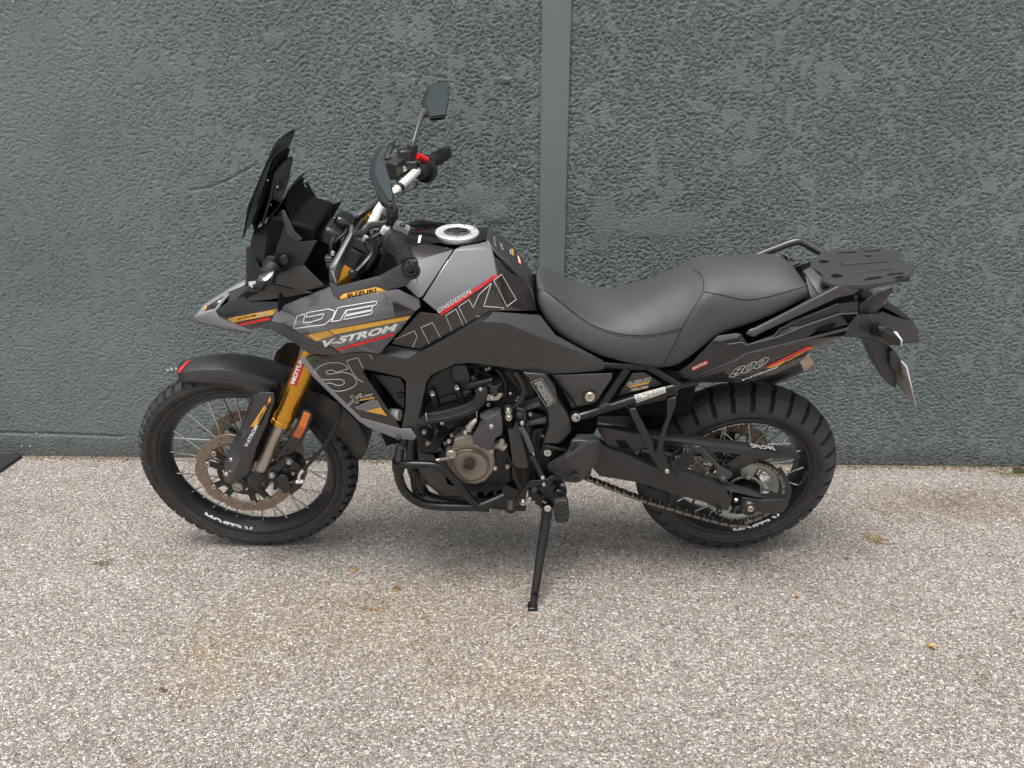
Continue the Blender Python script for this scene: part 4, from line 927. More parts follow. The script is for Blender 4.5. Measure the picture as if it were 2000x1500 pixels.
for pth, r_, m_ in (([(880,200,.14),(940,300,.15),(930,420,.16)], .0035, 'rubber'), ([(1180,260,.14),(1240,330,.15),(1290,460,.155),(1280,600,.155)], .0045, 'rubber'), ([(1000,300,.14),(1080,330,.15),(1180,350,.15),(1260,300,.14)], .003, 'rubber'), ([(1560,560,.14),(1480,600,.15),(1420,640,.155)], .003, 'dull_grey'), ([(420,920,.16),(450,1000,.165),(430,1100,.165),(350,1200,.16)], .006, 'rubber'), ([(560,900,.165),(600,960,.17),(640,940,.17),(700,900,.165)], .0045, 'rubber'), ([(1270,1080,.165),(1290,1200,.17),(1330,1320,.17),(1400,1480,.165)], .0055, 'rubber'), ([(1660,1000,.16),(1640,1120,.165),(1680,1260,.165)], .004, 'rubber')):
    pipe('engine_hose', m_, 'S', [tuple(t) for t in pth], r_, eng, seg=8)
for u, v in ((1420,640),(1440,600)): pipe('wire_clip', 'pale_print', 'S', [(u,v,.165),(u+40,v+2,.165)], .0012, eng, smooth_path=0)
pipe('case_seam', 'dull_grey', 'F', [(560,790,.168),(640,650,.168),(760,640,.168)], .0016, eng, smooth_path=0)
# alternator cover, bronze
cc = p('F', 740, 955, .205)
def ring_out(pairs, D): return [(u, v, D) for u, v in pairs]
cov = plate('alternator_cover', 'bronze', 'F', ring_out([(545,905),(560,860),(600,840),(605,770),(620,735),(730,705),(775,720),(800,760),(905,800),(935,850),(943,960),(930,1010),(870,1085),(800,1112),(720,1108),(650,1070),(600,1000),(560,960)], .190), .04, eng, bevel=.006)
m = MB(); m.lathe([(.060,-.02),(.060,.004),(.0575,.008),(.0565,.0075),(.0555,.004),(.0535,.004),(.0525,.009),(.046,.0105),(.034,.0065),(.024,.006),(.0235,.0105),(.021,.0115),(.001,.0115)], p('F',737,948,.192), (0,-1,0), 64); m.build('cover_dome', 'bronze_face', cov)
m = MB(); m.lathe([(.0185,-.004),(.0185,.002),(.016,.0035),(.008,.0035),(.0075,.0015),(.001,.0015)], p('F',737,948,.2035), (0,-1,0), 32); m.build('inspection_plug', 'matte_black', cov)
m = MB(); m.lathe([(.015,-.02),(.015,.006),(.0125,.009),(.0085,.009),(.008,.007),(.001,.007)], p('F',588,858,.200), (0,-1,0), 28); m.build('oil_filler', 'dusty_chrome', cov)
epl('cover_step', 'bronze', 'F', [(605,772,.2),(622,738,.2),(730,706,.2),(775,722,.2),(778,790,.198),(640,800,.198)], .03, bevel=.004)
pipe('oil_line', 'bronze', 'F', [(475,912,.19),(580,895,.192)], .0055, eng, smooth_path=0); bolt(p('F',478,912,.194), .0065, eng, ax=(-1,-.3,0))
pipe('water_elbow', 'bronze', 'F', [(935,785,.175),(985,785,.185),(1025,815,.19)], .013, eng, seg=14); bolt(p('F',1000,760,.195), .007, eng, 'dusty_chrome')
for u, v in ((570,757),(585,865),(802,780),(868,806),(918,835),(945,978),(700,683)): bolt(p('F',u,v,.197), .0062, eng, 'bolt_steel')
bolt(p('F',1046,966,.18), .006, eng, 'dusty_chrome'); bolt(p('F',400,770,.17), .007, eng, 'bolt_steel', ax=(.7,-.6,.3))
pipe('starter_stud', 'bolt_steel', 'F', [(362,670,.165),(372,692,.165)], .006, eng, smooth_path=0)
# clutch lever
pipe('clutch_arm', 'dusty_chrome', 'S', [(845,990,.20),(880,930,.205),(940,870,.20)], [.010,.009,.006], eng, smooth_path=3); bolt(p('S',850,975,.205), .009, eng, 'bolt_steel'); bolt(p('S',805,1030,.205), .006, eng, 'bolt_steel')
pipe('clutch_cable', 'bolt_steel', 'S', [(945,760,.19),(945,860,.20)], .0015, eng, smooth_path=0)
# sprocket cover
spc = panel('sprocket_cover', 'dull_grey', 'S',
  [(985,790,.190),(1015,770,.186),(1180,710,.176),(1245,735,.178),(1232,778,.205),(1062,880,.220),(978,842,.212),(1256,850,.203),(1268,1000,.203),(1245,1062,.203),(1175,1100,.205),(1130,1240,.207),(1060,1245,.208),(930,1185,.208),(880,1095,.208),(905,1050,.208),(1015,870,.208),(1060,985,.214),(1215,985,.212)],
  [(0,1,2,3,4,5,6),(4,7,8,18,17,5),(6,5,17,15,16),(15,17,13,14),(17,18,9,10,11,12,13),(18,8,9)], eng, solid=.02, mirror=False, bevel=.002)
bolt(p('S',1122,955,.216), .0068, spc, 'bolt_steel')
# gear side cover, shift rod
epl('gear_cover', 'dark_plastic', 'S', [(1322,985,.190),(1385,1000,.195),(1435,895,.190),(1462,960,.190),(1500,1100,.19),(1585,1440,.185),(1550,1482,.185),(1440,1470,.185),(1380,1425,.185)], .03, bevel=.003)
rod = pipe('shift_rod', 'dull_grey', 'S', [(1480,960,.205),(1540,1060,.208),(1620,1260,.21)], .0085, eng, smooth_path=0)
pipe('shift_link', 'chrome', 'S', [(1615,1240,.21),(1640,1300,.21)], .0045, eng, smooth_path=0); pipe('shift_link', 'hose_grey', 'K', [(455,-60,.21),(500,20,.212),(555,145,.215)], .0075, eng, smooth_path=0)
bolt(p('S',1497,912,.205), .006, eng, 'bolt_steel'); bolt(p('S',1335,845,.195), .009, eng, 'dusty_chrome'); bolt(p('S',1330,765,.19), .009, eng, 'bolt_steel')
m = MB(); m.lathe([(.018,-.012),(.018,.004),(.012,.006),(.012,.002),(.001,.002)], p('S',1335,745,.180), (0,-1,0), 24); m.build('idler_boss', 'frame_black', eng)
pipe('rod_boot', 'rubber', 'S', [(1440,745,.19),(1500,760,.195),(1525,830,.198),(1520,890,.2)], .006, eng); m = MB(); m.sphere(p('S',1470,815,.195), .012); m.build('rod_joint', 'rubber', eng)
epl('rod_bracket', 'matte_black', 'S', [(1490,960,.195),(1570,925,.195),(1600,1040,.195),(1540,1060,.195)], .02, bevel=.003)
# frame spars seen behind
epl('cross_beam', 'dull_grey', 'S', [(1480,730,.150),(1720,660,.150),(1745,715,.150),(1490,785,.150)], .05, bevel=.004)
epl('cross_beam', 'dull_grey', 'S', [(1560,910,.155),(1800,850,.155),(1805,920,.155),(1560,960,.155)], .05, bevel=.004)
epl('gusset', 'engine_black', 'S', [(1600,790,.145),(1800,830,.145),(1800,870,.145),(1560,920,.145)], .03); bolt(p('S',1597,805,.15), .0055, eng)
epl('hanger', 'engine_black', 'S', [(1640,1000,.15),(1760,980,.15),(1700,1230,.15),(1640,1240,.15)], .04)
# hoses at the bottom
pipe('drain_hose', 'brown_wire', 'F', [(1100,960,.165),(1110,1050,.17),(1150,1130,.17),(1165,1180,.17)], .0075, eng); pipe('drain_hose', 'brown_wire', 'F', [(1170,980,.165),(1190,1060,.165),(1170,1110,.165)], .0055, eng)
# radiator behind the shroud gap
b = MB(); b.box((-1.10, 0, .66), (.05, .34, .26), Matrix.Rotation(-.25, 3, 'Y')); rad = b.build('radiator', 'deep_black', bike, bevel=.006)
pipe('radiator_spout', 'alu', 'Q', [(900,1235,.15),(960,1248,.175),(1005,1255,.18)], .0165, rad, seg=18, smooth_path=0)
bolt(p('Q',1018,1050,.16), .012, rad, 'frame_black', h=.01); m = MB(); m.lathe([(.020,-.01),(.020,.003),(.012,.006),(.001,.006)], p('Q',1018,1040,.155), (0,-1,0), 24); m.build('rubber_bush', 'matte_black', rad)
plate('radiator_side', 'matte_black', 'Q', [(720,850,.165),(1010,890,.165),(1050,960,.165),(1050,1200,.165),(960,1120,.165),(880,1010,.165)], .03, rad)
# front pipes and skid plate
sk = panel('skid_plate', 'dark_plastic', 'F', [(325,850,.135),(440,870,.145),(500,950,.145),(560,1110,.14),(800,1180,.14),(800,1215,.12),(520,1200,.12),(400,1100,.12),(330,1000,.12)], [(0,1,2,8),(2,3,7,8),(3,4,5,6,7)], solid=.004)
sk = first(sk)
b = MB(); q = pts('F', (330,1000,.12),(400,1100,.12),(520,1205,.12),(800,1250,.12),(1200,1290,.10)); b.add(q + [my(x) for x in q], [(i,i+1,i+6,i+5) for i in range(4)]); b.build('skid_bottom', 'frame_black', sk, solid=.004)
plate('skid_rail', 'frame_black', 'F', [(1000,1110,.145),(1080,1130,.145),(1200,1180,.145),(1195,1330,.145),(1080,1330,.145),(900,1310,.145),(820,1290,.145),(1000,1230,.145)], .02, sk, bevel=.003)
b = MB(); b.tube(pts('F', (300,1000,.02),(340,1150,.04),(420,1230,.06),(600,1260,.08),(900,1280,.08)), .022, 16, 5); b.build('exhaust_header', 'matte_black', bike)
b = MB(); b.tube(pts('F', (280,700,.03),(270,850,.05),(280,980,.06),(330,1120,.05)), .02, 16, 5); b.build('exhaust_header', 'matte_black', bike)
# ---------------------------------------------------------------- crash bar
cb = MB(); cb.tube(pts('F', (178,800,.175),(165,880,.195),(160,965,.215),(165,1060,.222),(215,1170,.222),(330,1255,.220),(480,1285,.218),(760,1290,.215),(860,1270,.212),(1020,1200,.195)), .0135, 16, 6)
cbar = cb.build('crash_bar', 'frame_black', bike, mirror=True)[0]
pipe('crash_bar_loop', 'frame_black', 'F', [(165,950,.215),(230,945,.228),(420,950,.232),(510,975,.232),(590,1040,.230),(700,1170,.224),(790,1275,.216)], .0125, cbar, seg=16, smooth_path=6, mirror=True)
pipe('crash_bar_strut', 'frame_black', 'F', [(282,985,.20),(282,1100,.20),(300,1170,.205),(350,1230,.21)], .0085, cbar, smooth_path=4)
m = MB(); a = p('F',160,1000,.222); m.lathe([(.0165,-.03),(.0165,.0),(.014,.004),(.001,.004)], a, (0,-1,-.1), 24); m.build('bar_end', 'matte_black', cbar)
pipe('bar_clamp', 'frame_black', 'F', [(150,920,.213),(152,985,.216)], .016, cbar, seg=16, smooth_path=0); pipe('bar_collar', 'dull_grey', 'F', [(190,800,.176),(187,812,.178)], .0148, cbar, seg=16, smooth_path=0)
pipe('bar_neck', 'frame_black', 'F', [(215,700,.16),(195,790,.175)], .012, cbar, smooth_path=0)
for u, v in ((310,1170),(360,1200)): bolt(p('F',u,v,.215), .007, cbar, 'frame_black')
# ---------------------------------------------------------------- frame
fr = plate('frame_spar', 'side_grey', 'T', [(250,300,.175),(530,322,.175),(655,500,.175),(682,640,.175),(825,860,.172),(858,1010,.170),(800,1080,.170),(700,1172,.170),(500,1168,.172),(575,940,.175),(562,800,.175),(500,650,.178),(345,400,.178)], .035, bevel=.004)
plate('pivot_plate', 'frame_black', 'T', [(500,1170,.168),(540,1190,.168),(790,1240,.168),(780,1290,.168),(700,1330,.168),(530,1440,.168),(470,1260,.168)], .04, fr, bevel=.004)
pipe('gusset_tube', 'frame_black', 'T', [(530,1195,.172),(640,1215,.173),(780,1255,.172)], .006, fr, smooth_path=3)
m = MB(); m.lathe([(.0225,-.01),(.0225,.002),(.018,.003),(.018,-.004)], p('T',560,1285,.170), (0,-1,0), 28); m.build('pivot_recess', 'matte_black', fr)
m = MB(); m.lathe([(.0118,-.004),(.0118,.002),(.0108,.003),(.0062,.003),(.006,-.002),(.001,-.002)], p('T',560,1280,.174), (0,-1,0), 6); m.build('pivot_nut', 'cream_film', fr); bolt(p('T',500,1082,.17), .005, fr, 'engine_black')
sp = panel('side_panel', 'side_grey', 'T', [(600,330,.150),(1352,308,.158),(1345,372,.160),(1150,662,.160),(1090,682,.160),(930,718,.158),(745,512,.150),(800,520,.162),(710,330,.152)], [(0,8,7,6),(8,1,2,3,4,5,7),(6,7,5)], solid=.004, bevel=.002)
sp = first(sp)
panel('side_panel_foot', 'matte_black', 'T', [(745,515,.148),(930,720,.154),(850,740,.152),(810,640,.150)], [(0,1,2,3)], sp)
bolt(p('T',862,690,.154), .007, sp, 'matte_black')
m = MB(); m.lathe([(.0195,-.008),(.0195,.003),(.0175,.004)], p('T',1075,593,.160), (0,-1,0), 32); m.build('lock_bezel', 'frame_black', sp)
m = MB(); m.lathe([(.0150,-.008),(.0150,.005),(.0135,.007),(.0095,.007),(.009,.006),(.001,.006)], p('T',1075,588,.163), (0,-1,0), 36); lk = m.build('lock', 'dusty_chrome', sp)
m = MB(); m.box(p('T',1077,594,.1705), (.002,.0012,.009)); m.build('keyhole', 'deep_black', sp)
# subframe
sb = MB(); sb.tube(pts('T', (905,838,.165),(1000,818,.162),(1200,750,.160),(1620,620,.158),('I',1300,395,.152),('I',1380,372,.125),('I',1500,350,.10)), .0130, 16)
sub = sb.build('subframe_rail', 'frame_black', bike, mirror=True)[0]
pipe('subframe_tube', 'frame_black', 'T', [(1180,190,.135),(1300,200,.138),(1550,215,.140),(1700,222,.138),(1900,215,.13)], .0115, sub, seg=14, smooth_path=4, mirror=True)
pipe('subframe_brace', 'frame_black', 'T', [(1530,240,.142),(1200,735,.158)], .0125, sub, seg=14, smooth_path=0, mirror=True)
pipe('subframe_brace', 'frame_black', 'I', [(985,190,.138),(1100,250,.142),(1325,392,.152)], .0115, sub, seg=14, smooth_path=0, mirror=True)
pipe('rail_sleeve', 'frame_black', 'T', [(1210,735,.161),(1320,690,.160)], .0150, sub, seg=14, smooth_path=0)
m = MB(); m.lathe([(.0175,-.02),(.0175,.0),(.0155,.003),(.012,.003)], p('T',905,845,.166), (0,-1,0), 28); m.build('rail_eye', 'frame_black', sub)
m = MB(); m.lathe([(.0135,-.004),(.0135,.004),(.0115,.006),(.006,.006),(.0055,.003),(.001,.003)], p('T',905,840,.171), (0,-1,0), 28); m.build('rail_bolt', 'bolt_steel', sub)
plate('badge_panel', 'side_grey', 'T', [(1590,308,.142),(1745,298,.142),(1965,440,.142),(1925,462,.142),(1410,592,.142)], .01, sub, bevel=.003)
plate('rail_mount', 'frame_black', 'T', [(1480,700,.165),(1640,650,.165),('I',1170,470,.165),('I',1310,430,.165),('I',1310,500,.165),('I',1240,540,.165),('I',1180,545,.165),('I',890,610,.165),('I',850,640,.165),('I',780,640,.165),(1530,745,.165)], .02, sub, bevel=.003)
b = MB(); b.box((-.34, 0, .66), (.30, .20, .16)); b.box((-.30, 0, .77), (.40, .2, .10)); b.box((-.52,0,.66), (.1,.24,.26)); b.build('battery_box', 'deep_black', bike, bevel=.02)
b = MB(); b.tube(pts('I', (350,760,.02),(330,880,.02),(300,960,.02)), .03, 16); sho = b.build('rear_shock', 'deep_black', bike)
b = MB(); hel = []; A0, A1 = p('I',285,700,.06), p('I',270,960,.06)
for i in range(60):
    t = i / 59; c = A0.lerp(A1, t); hel.append(c + Vector((.034*cos(t*2*pi*4), .034*sin(t*2*pi*4), 0)))
b.tube(hel, .0058, 8); b.build('shock_spring', 'frame_black', sho)
# ---------------------------------------------------------------- swing arm
sw = panel('swing_arm', 'matte_black', 'J',
  [(-230,575,.150),(-120,640,.158),(0,680,.165),(250,790,.172),(460,825,.178),(760,930,.188),(1060,1020,.190),(1100,1020,.186),(1000,950,.172),(800,895,.165),(500,790,.158),
   (820,960,.190),(850,975,.190),(855,1030,.190),(820,1125,.186),(740,1115,.184),(640,1060,.182),(450,1010,.178),(100,900,.170),(-200,850,.160),(-260,780,.155)],
  [(0,1,2,3,4,18,19,20),(4,5,11,13,14,15,16,17,18),(5,12,13,11),(4,10,9,5),(5,9,8,7,6,12)], solid=.03, bevel=.004, mirror=False)
b = MB(); b.prism(pts('J', (-230,575,-.16),(0,680,-.16),(460,825,-.16),(760,930,-.16),(1000,1050,-.16),(1000,1100,-.16),(740,1090,-.16),(450,1010,-.16),(100,900,-.16),(-200,850,-.16)), (0,-.03,0))
for v in b.v:
    pass
q = pts('J', (-230,575,.155),(0,680,.165),(460,825,.178),(760,930,.185),(1060,1020,.186),(1060,1110,.186),(740,1110,.184),(450,1010,.178),(100,900,.170),(-200,850,.160))
b = MB(); b.prism([Vector((x.x, .125, x.z)) for x in q], (0,.035,0)); b.build('swing_arm_far', 'matte_black', sw, bevel=.004)
b = MB(); b.box((-.53, 0, .44), (.10, .30, .10), Matrix.Rotation(.15, 3, 'Y')); b.build('swing_arm_bridge', 'matte_black', sw, bevel=.01)
plate('swing_arm_end', 'matte_black', 'J', [(930,1020,.188),(1010,1030,.190),(1090,1045,.190),(1240,1035,.188),(1290,1050,.186),(1300,1080,.186),(1255,1140,.186),(1190,1160,.188),(1080,1140,.190),(1000,1145,.190),(930,1130,.190),(860,1130,.19),(870,1100,.19),(920,1090,.19)], .035, sw, bevel=.004)
plate('adjuster_slot', 'deep_black', 'J', [(868,1000,.184),(940,1010,.184),(930,1100,.184),(850,1110,.184)], .02, sw); bolt(p('J',885,1040,.19), .006, sw, 'bolt_steel', ax=(1,-.4,0))
m = MB(); m.lathe([(.0275,-.02),(.0275,.004),(.024,.010),(.015,.012),(.0145,.009)], p('J',985,1100,.193), (0,-1,0), 32); m.build('axle_block', 'matte_black', sw)
m = MB(); m.lathe([(.0105,-.006),(.0105,.004),(.0095,.0065),(.0055,.0065),(.005,.003),(.001,.003)], p('J',995,1105,.203), (0,-1,0), 24); m.build('rear_axle', 'exhaust_tip', sw)
bolt(p('J',748,1130,.19), .008, sw, 'matte_black')
# ---------------------------------------------------------------- chain drive
SPD = .118
m = MB(); ns = 47; c = Vector((RC.x, -SPD, RC.z)); vs = []; fs = []; na = ns * 4
rows = [.052, .060, .083, .094, .104, .1155]
for i, r in enumerate(rows):
    for k in range(na):
        a = 2*pi*k/na; rr = r + (0 if i < 5 else [-.004,.0,.004,0][k % 4]); vs.append(c + Vector((rr*sin(a), 0, rr*cos(a))))
for i in range(len(rows)-1):
    for k in range(na):
        a = (k / na * 5) % 1
        if i in (1, 2) and .22 < a < .78 : continue
        fs.append((i*na+k, i*na+(k+1)%na, (i+1)*na+(k+1)%na, (i+1)*na+k))
m.facets(vs, fs); spr = m.build('sprocket', 'sprocket_steel', bike, solid=.007)
m = MB(); m.lathe([(.030,-.03),(.062,-.03),(.062,-.004),(.050,.0),(.032,.0),(.028,.012)], c, (0,-1,0), 40); m.build('sprocket_carrier', 'frame_black', spr)
for k in range(5):
    a = 2*pi*k/5 + 2*pi/5*.5*0 + .0; bolt(c + Vector((.066*sin(a), -.004, .066*cos(a))), .0085, spr, 'sprocket_steel', h=.012, socket=False)
def link_mesh(inner):
    L_ = .015875; h = .0060 if not inner else .0056; m = MB(); out = []
    for k in range(9): a = pi/2 + pi*k/8; out.append((-L_/2 + h*cos(a), h*sin(a)))
    out += [(0, -h*.66)]
    for k in range(9): a = -pi/2 + pi*k/8; out.append((L_/2 + h*cos(a), h*sin(a)))
    out += [(0, h*.66)]
    for y in ((-.0105, .0105) if not inner else (-.008, .008)):
        m.prism([Vector((x, y - .001, z)) for x, z in out], (0, .002, 0))
    for x in (-L_/2, L_/2): m.lathe([(.0024,-.0125 if not inner else -.006),(.0024,.0125 if not inner else .006)], (x,0,0), (0,1,0), 8); m.lathe([(.0048,-.006),(.0048,.006)], (x,0,0), (0,1,0), 8)
    return m
ch = bpy.data.objects.new('drive_chain', None)
cm = MB(); cm.lathe([(.020,-.006),(.036,-.006),(.036,.006),(.020,.006)], p('I', 520, 1080, .118), (0,1,0), 16, closed=True)
chain = cm.build('drive_chain', 'chain_dark', bike)
run = [('M',-40,480),('M',100,530),('M',330,605),('M',600,680),('M',870,765),('M',1140,840),('M',1400,905),('M',1540,925),('M',1680,928)]
pl = [p(k,u,v,SPD) for k,u,v in run]; pl = [p('I', 350, 1355, SPD)] + pl
cpath, _ = catmull(pl, [0]*len(pl), 12)
for k in range(1, 40):                              # round the back of the sprocket, then home along the top
    a = radians(180 - 8 - k * 4.6)
    if a < radians(-5): break
    cpath.append(c + Vector((.1185*sin(a), 0, .1185*cos(a))))
tp = p('I', 560, 1005, SPD); last = cpath[-1]
for k in range(1, 30): cpath.append(last.lerp(tp, k/29))
# resample by pitch
acc = [0.0]
for a_, b_ in zip(cpath[:-1], cpath[1:]): acc.append(acc[-1] + (b_ - a_).length)
def at_len(s):
    i = max(0, min(len(acc)-2, int(np.searchsorted(acc, s)) - 1)); t = (s - acc[i]) / max(1e-9, acc[i+1] - acc[i]); return cpath[i].lerp(cpath[i+1], t)
proto = {False: link_mesh(False).build('chain_link', 'chain_steel', chain), True: link_mesh(True).build('chain_link', 'chain_dark', chain)}
s_ = 0.; i = 0; PITCH = .015875
while s_ + PITCH < acc[-1]:
    a_, b_ = at_len(s_), at_len(s_ + PITCH); d = (b_ - a_).normalized(); mid_ = (a_ + b_) / 2
    ang = atan2(-d.z, d.x); M_ = Matrix.Translation(mid_) @ Matrix.Rotation(ang, 4, 'Y')
    if i < 2: proto[bool(i)].matrix_local = M_
    else: inst(proto[bool(i % 2)], chain, M_, 'chain_link')
    s_ += PITCH; i += 1
# chain guard
cg = panel('chain_guard', 'matte_black', 'J',
  [(-215,438,.120),(-40,450,.120),(330,495,.125),(960,580,.125),(1340,622,.120),(1392,700,.128),(1380,712,.140),(1200,672,.150),(975,640,.150),(300,560,.150),(-150,470,.150),(-218,468,.148),
   (1120,712,.148),(860,830,.150),(800,752,.152),(920,680,.152),(690,660,.152),(300,600,.153),(0,580,.153),(125,580,.152),(60,655,.152),(0,600,.152),(-120,660,.15),(-60,640,.15)],
  [(0,1,10,11),(1,2,9,10),(2,3,8,9),(3,4,5,7,8),(5,6,7)], solid=.003, bevel=.002, mirror=False)
panel('guard_side', 'matte_black', 'J', [(-218,470,.149),(-150,472,.151),(300,562,.151),(975,642,.151),(1200,674,.151),(1382,712,.141),(1120,712,.149),(1060,720,.15),(860,835,.150),(760,790,.152),(820,752,.152),(920,682,.152),(690,662,.152),(760,740,.153),(620,650,.153),(560,625,.155),(300,600,.154),(120,640,.153),(60,680,.152),(-60,665,.15),(-150,600,.149)],
  [(0,1,2,17,18,19,20),(2,3,12,13,14,15,16,17),(3,4,11,12),(4,5,6,7,11),(11,7,8,9,10)], cg, solid=.003, bevel=.002, mirror=False)
panel('guard_arm', 'dark_plastic', 'J', [(545,625,.160),(590,615,.160),(640,640,.160),(760,770,.165),(850,820,.170),(862,850,.172),(800,895,.176),(750,890,.176),(725,860,.176),(735,800,.172),(690,745,.166),(600,680,.16),(550,665,.158)], [(0,1,2,11,12),(2,3,9,10,11),(3,4,5,6,7,8,9)], cg, solid=.012, bevel=.003, mirror=False)
bolt(p('J',780,875,.180), .0085, cg, 'dull_grey')
for u0 in (0,): plate('guard_slot', 'deep_black', 'I', [(648,955,.152),(918,990,.152),(820,1060,.152),(700,1040,.152)], .002, cg, bevel=0)
plate('guard_fin', 'matte_black', 'J', [(1240,780,.125),(1290,860,.125),(1326,960,.125),(1310,1040,.125),(1230,1040,.125),(1240,950,.125),(1235,880,.125),(1200,800,.125)], .004, cg, bevel=.002)
# ---------------------------------------------------------------- passenger peg bracket
pb = panel('peg_bracket', 'satin_black', 'I', [(788,645,.178),(866,628,.178),(898,700,.182),(1050,985,.190),(1058,1060,.192),(1075,1100,.192),(1118,920,.186),(1196,700,.180),(1192,540,.175),(1292,512,.175),(1284,600,.178),(1226,760,.184),(1158,960,.190),(1158,1110,.194),(1222,1170,.195),(1240,1240,.195),(1190,1335,.195),(1104,1255,.194),(1030,1145,.192),(972,1030,.190),(868,810,.184)],
  [(0,1,2,20),(2,3,19,20),(3,4,5,18,19),(7,8,9,10,11),(6,7,11,12),(5,6,12,13),(5,13,14,15,16,17,18)], solid=.012, bevel=.002, seg=3, mirror=True)
pb = first(pb)
bolt(p('I',1195,1285,.198), .007, pb, 'bolt_steel')
pg = plate('passenger_peg', 'rubber', 'I', [(1240,1245,.225),(1395,1105,.225),(1430,1060,.225),(1490,1020,.225),(1480,1180,.225),(1440,1230,.225),(1330,1325,.225),(1265,1330,.225)], .03, pb, bevel=.005)
plate('peg_plate', 'frame_black', 'I', [(1230,1120,.205),(1360,1025,.205),(1495,1012,.205),(1440,1080,.21),(1250,1225,.21)], .006, pb, bevel=.001)
for k in range(8):
    t = k / 7; u, v = 1275 + 125 * t, 1245 - 135 * t
    b = MB(); b.tube(pts('I', (u-10,v-45,.226),(u+8,v+12,.228)), .0028, 8); b.build('peg_rib', 'rubber', pb)
for u, v in ((1388,1072),(1305,1155)): m = MB(); m.lathe([(.005,-.002),(.0078,-.002),(.0078,.004),(.005,.004)], p('I',u,v,.218), (0,-.5,1), 14, closed=True); m.build('peg_collar', 'frame_black', pb)
pipe('peg_spring', 'frame_black', 'I', [(1220,1180,.20),(1245,1270,.205),(1310,1345,.21)], .003, pb)
# ---------------------------------------------------------------- heel guard, pedals, stand
hg = panel('heel_guard', 'dark_plastic', 'I',
  [(255,895,.186),(435,892,.184),(505,985,.195),(475,1165,.195),(440,1240,.196),(400,1270,.196),(300,1390,.190),(255,1415,.188),(20,1390,.188),(10,1310,.196),(-45,1290,.194),(-60,1230,.194),(110,1120,.200),(150,1080,.202),(190,965,.210),(345,965,.214),(480,962,.208),(360,1025,.220),(130,1170,.222)],
  [(0,1,2,16,15,14),(14,15,17,18,12,13),(15,16,17),(17,16,2,3,4,5,6,18),(18,6,7,8,9,10,11,12)], solid=.012, bevel=.003, mirror=True)
hg = first(hg)
for u, v, r_ in ((232,1030,.013),(232,1350,.011)):
    m = MB(); m.lathe([(r_*1.25,-.004),(r_*1.25,.002),(r_,.0035),(r_*.5,.0035),(r_*.45,.001),(.001,.001)], p('I',u,v,.209), (0,-1,0), 26); m.build('guard_bolt', 'matte_black', hg)
plate('guard_hole', 'deep_black', 'I', [(290,985,.2085),(340,960,.2085),(400,965,.2085),(370,1005,.2085)], .001, hg, bevel=0)
# gear lever
gl = plate('gear_lever', 'frame_black', 'K', [(300,365,.215),(420,205,.218),(460,185,.218),(580,180,.218),(660,135,.215),(680,160,.215),(640,215,.216),(580,235,.218),(480,235,.22),(440,255,.22),(390,340,.222),(410,370,.222),(395,400,.222),(360,395,.222),(330,420,.222),(295,400,.222)], .008, bevel=.002)
pipe('lever_peg', 'rubber', 'K', [(268,380,.235),(268,465,.262)], .0135, gl, seg=14, smooth_path=0); bolt(p('K',382,378,.224), .0095, gl, 'chrome'); bolt(p('K',574,217,.222), .0055, gl, 'bolt_steel'); bolt(p('K',562,155,.222), .006, gl, 'bolt_steel')
# side stand
ft = LI @ G(1040, 1188)
st = MB(); tp_ = p('K',608,440,.185); q = [tp_ + Vector((0,0,.012)), tp_.lerp(ft, .12), tp_.lerp(ft, .5), tp_.lerp(ft, .985)]
st.tube(q, [.018,.016,.014,.0115], 12, 0, flat=.75); stand = st.build('side_stand', 'frame_black', bike, bevel=0)
m = MB(); up_b = LI @ Vector((0,0,1)); m.box(ft + up_b * .006, (.030,.034,.012), LI.copy())
m.build('stand_foot', 'frame_black', stand, bevel=.004)
m = MB(); m.box(tp_.lerp(ft, .83) + Vector((0,-.010,0)), (.012,.010,.012)); m.build('stand_tang', 'deep_black', stand, bevel=.003)
m = MB(); m.lathe([(.0105,-.003),(.0105,.002),(.009,.004),(.0055,.004),(.005,.002),(.001,.002)], p('K',608,438,.203), (0,-1,0), 24); m.build('stand_pivot_bolt', 'cream_film', stand)
plate('stand_bracket', 'frame_black', 'K', [(430,260,.170),(560,250,.172),(640,200,.172),(730,250,.172),(790,300,.170),(690,360,.175),(660,460,.185),(560,470,.185),(530,420,.180),(470,390,.175),(430,340,.172)], .04, stand, bevel=.004)
plate('stand_switch', 'frame_black', 'K', [(430,280,.188),(470,270,.188),(560,335,.19),(545,385,.19),(440,320,.188)], .015, stand, bevel=.003)
for u, v, r_ in ((488,268,.0075),(442,348,.0065),(475,380,.0055),(745,228,.0075)): bolt(p('K',u,v,.192), r_, stand, 'bolt_steel' if u != 488 else 'dull_grey')
pipe('stand_spring', 'bolt_steel', 'K', [(556,365,.195),(590,385,.195)], .003, stand, smooth_path=0)
# rider foot peg
fp = plate('foot_peg', 'rubber', 'K', [(668,375,.275),(700,362,.270),(780,355,.270),(800,375,.272),(805,500,.300),(795,570,.306),(690,575,.306),(664,520,.300)], .018, bevel=.005)
for k in range(6):
    v = 395 + 24 * k; D_ = .276 + .0045 * k
    for sx in (-1, 1):
        b = MB(); b.tube(pts('K', (735, v+14, D_+.004), (735 + sx*62, v-6+ (0 if sx<0 else -2), D_+.002)), .0032, 6); b.build('peg_rib', 'rubber', fp)
plate('peg_clevis', 'frame_black', 'K', [(690,270,.22),(740,275,.22),(785,310,.222),(780,370,.235),(700,370,.235),(660,330,.225)], .03, fp, bevel=.004)
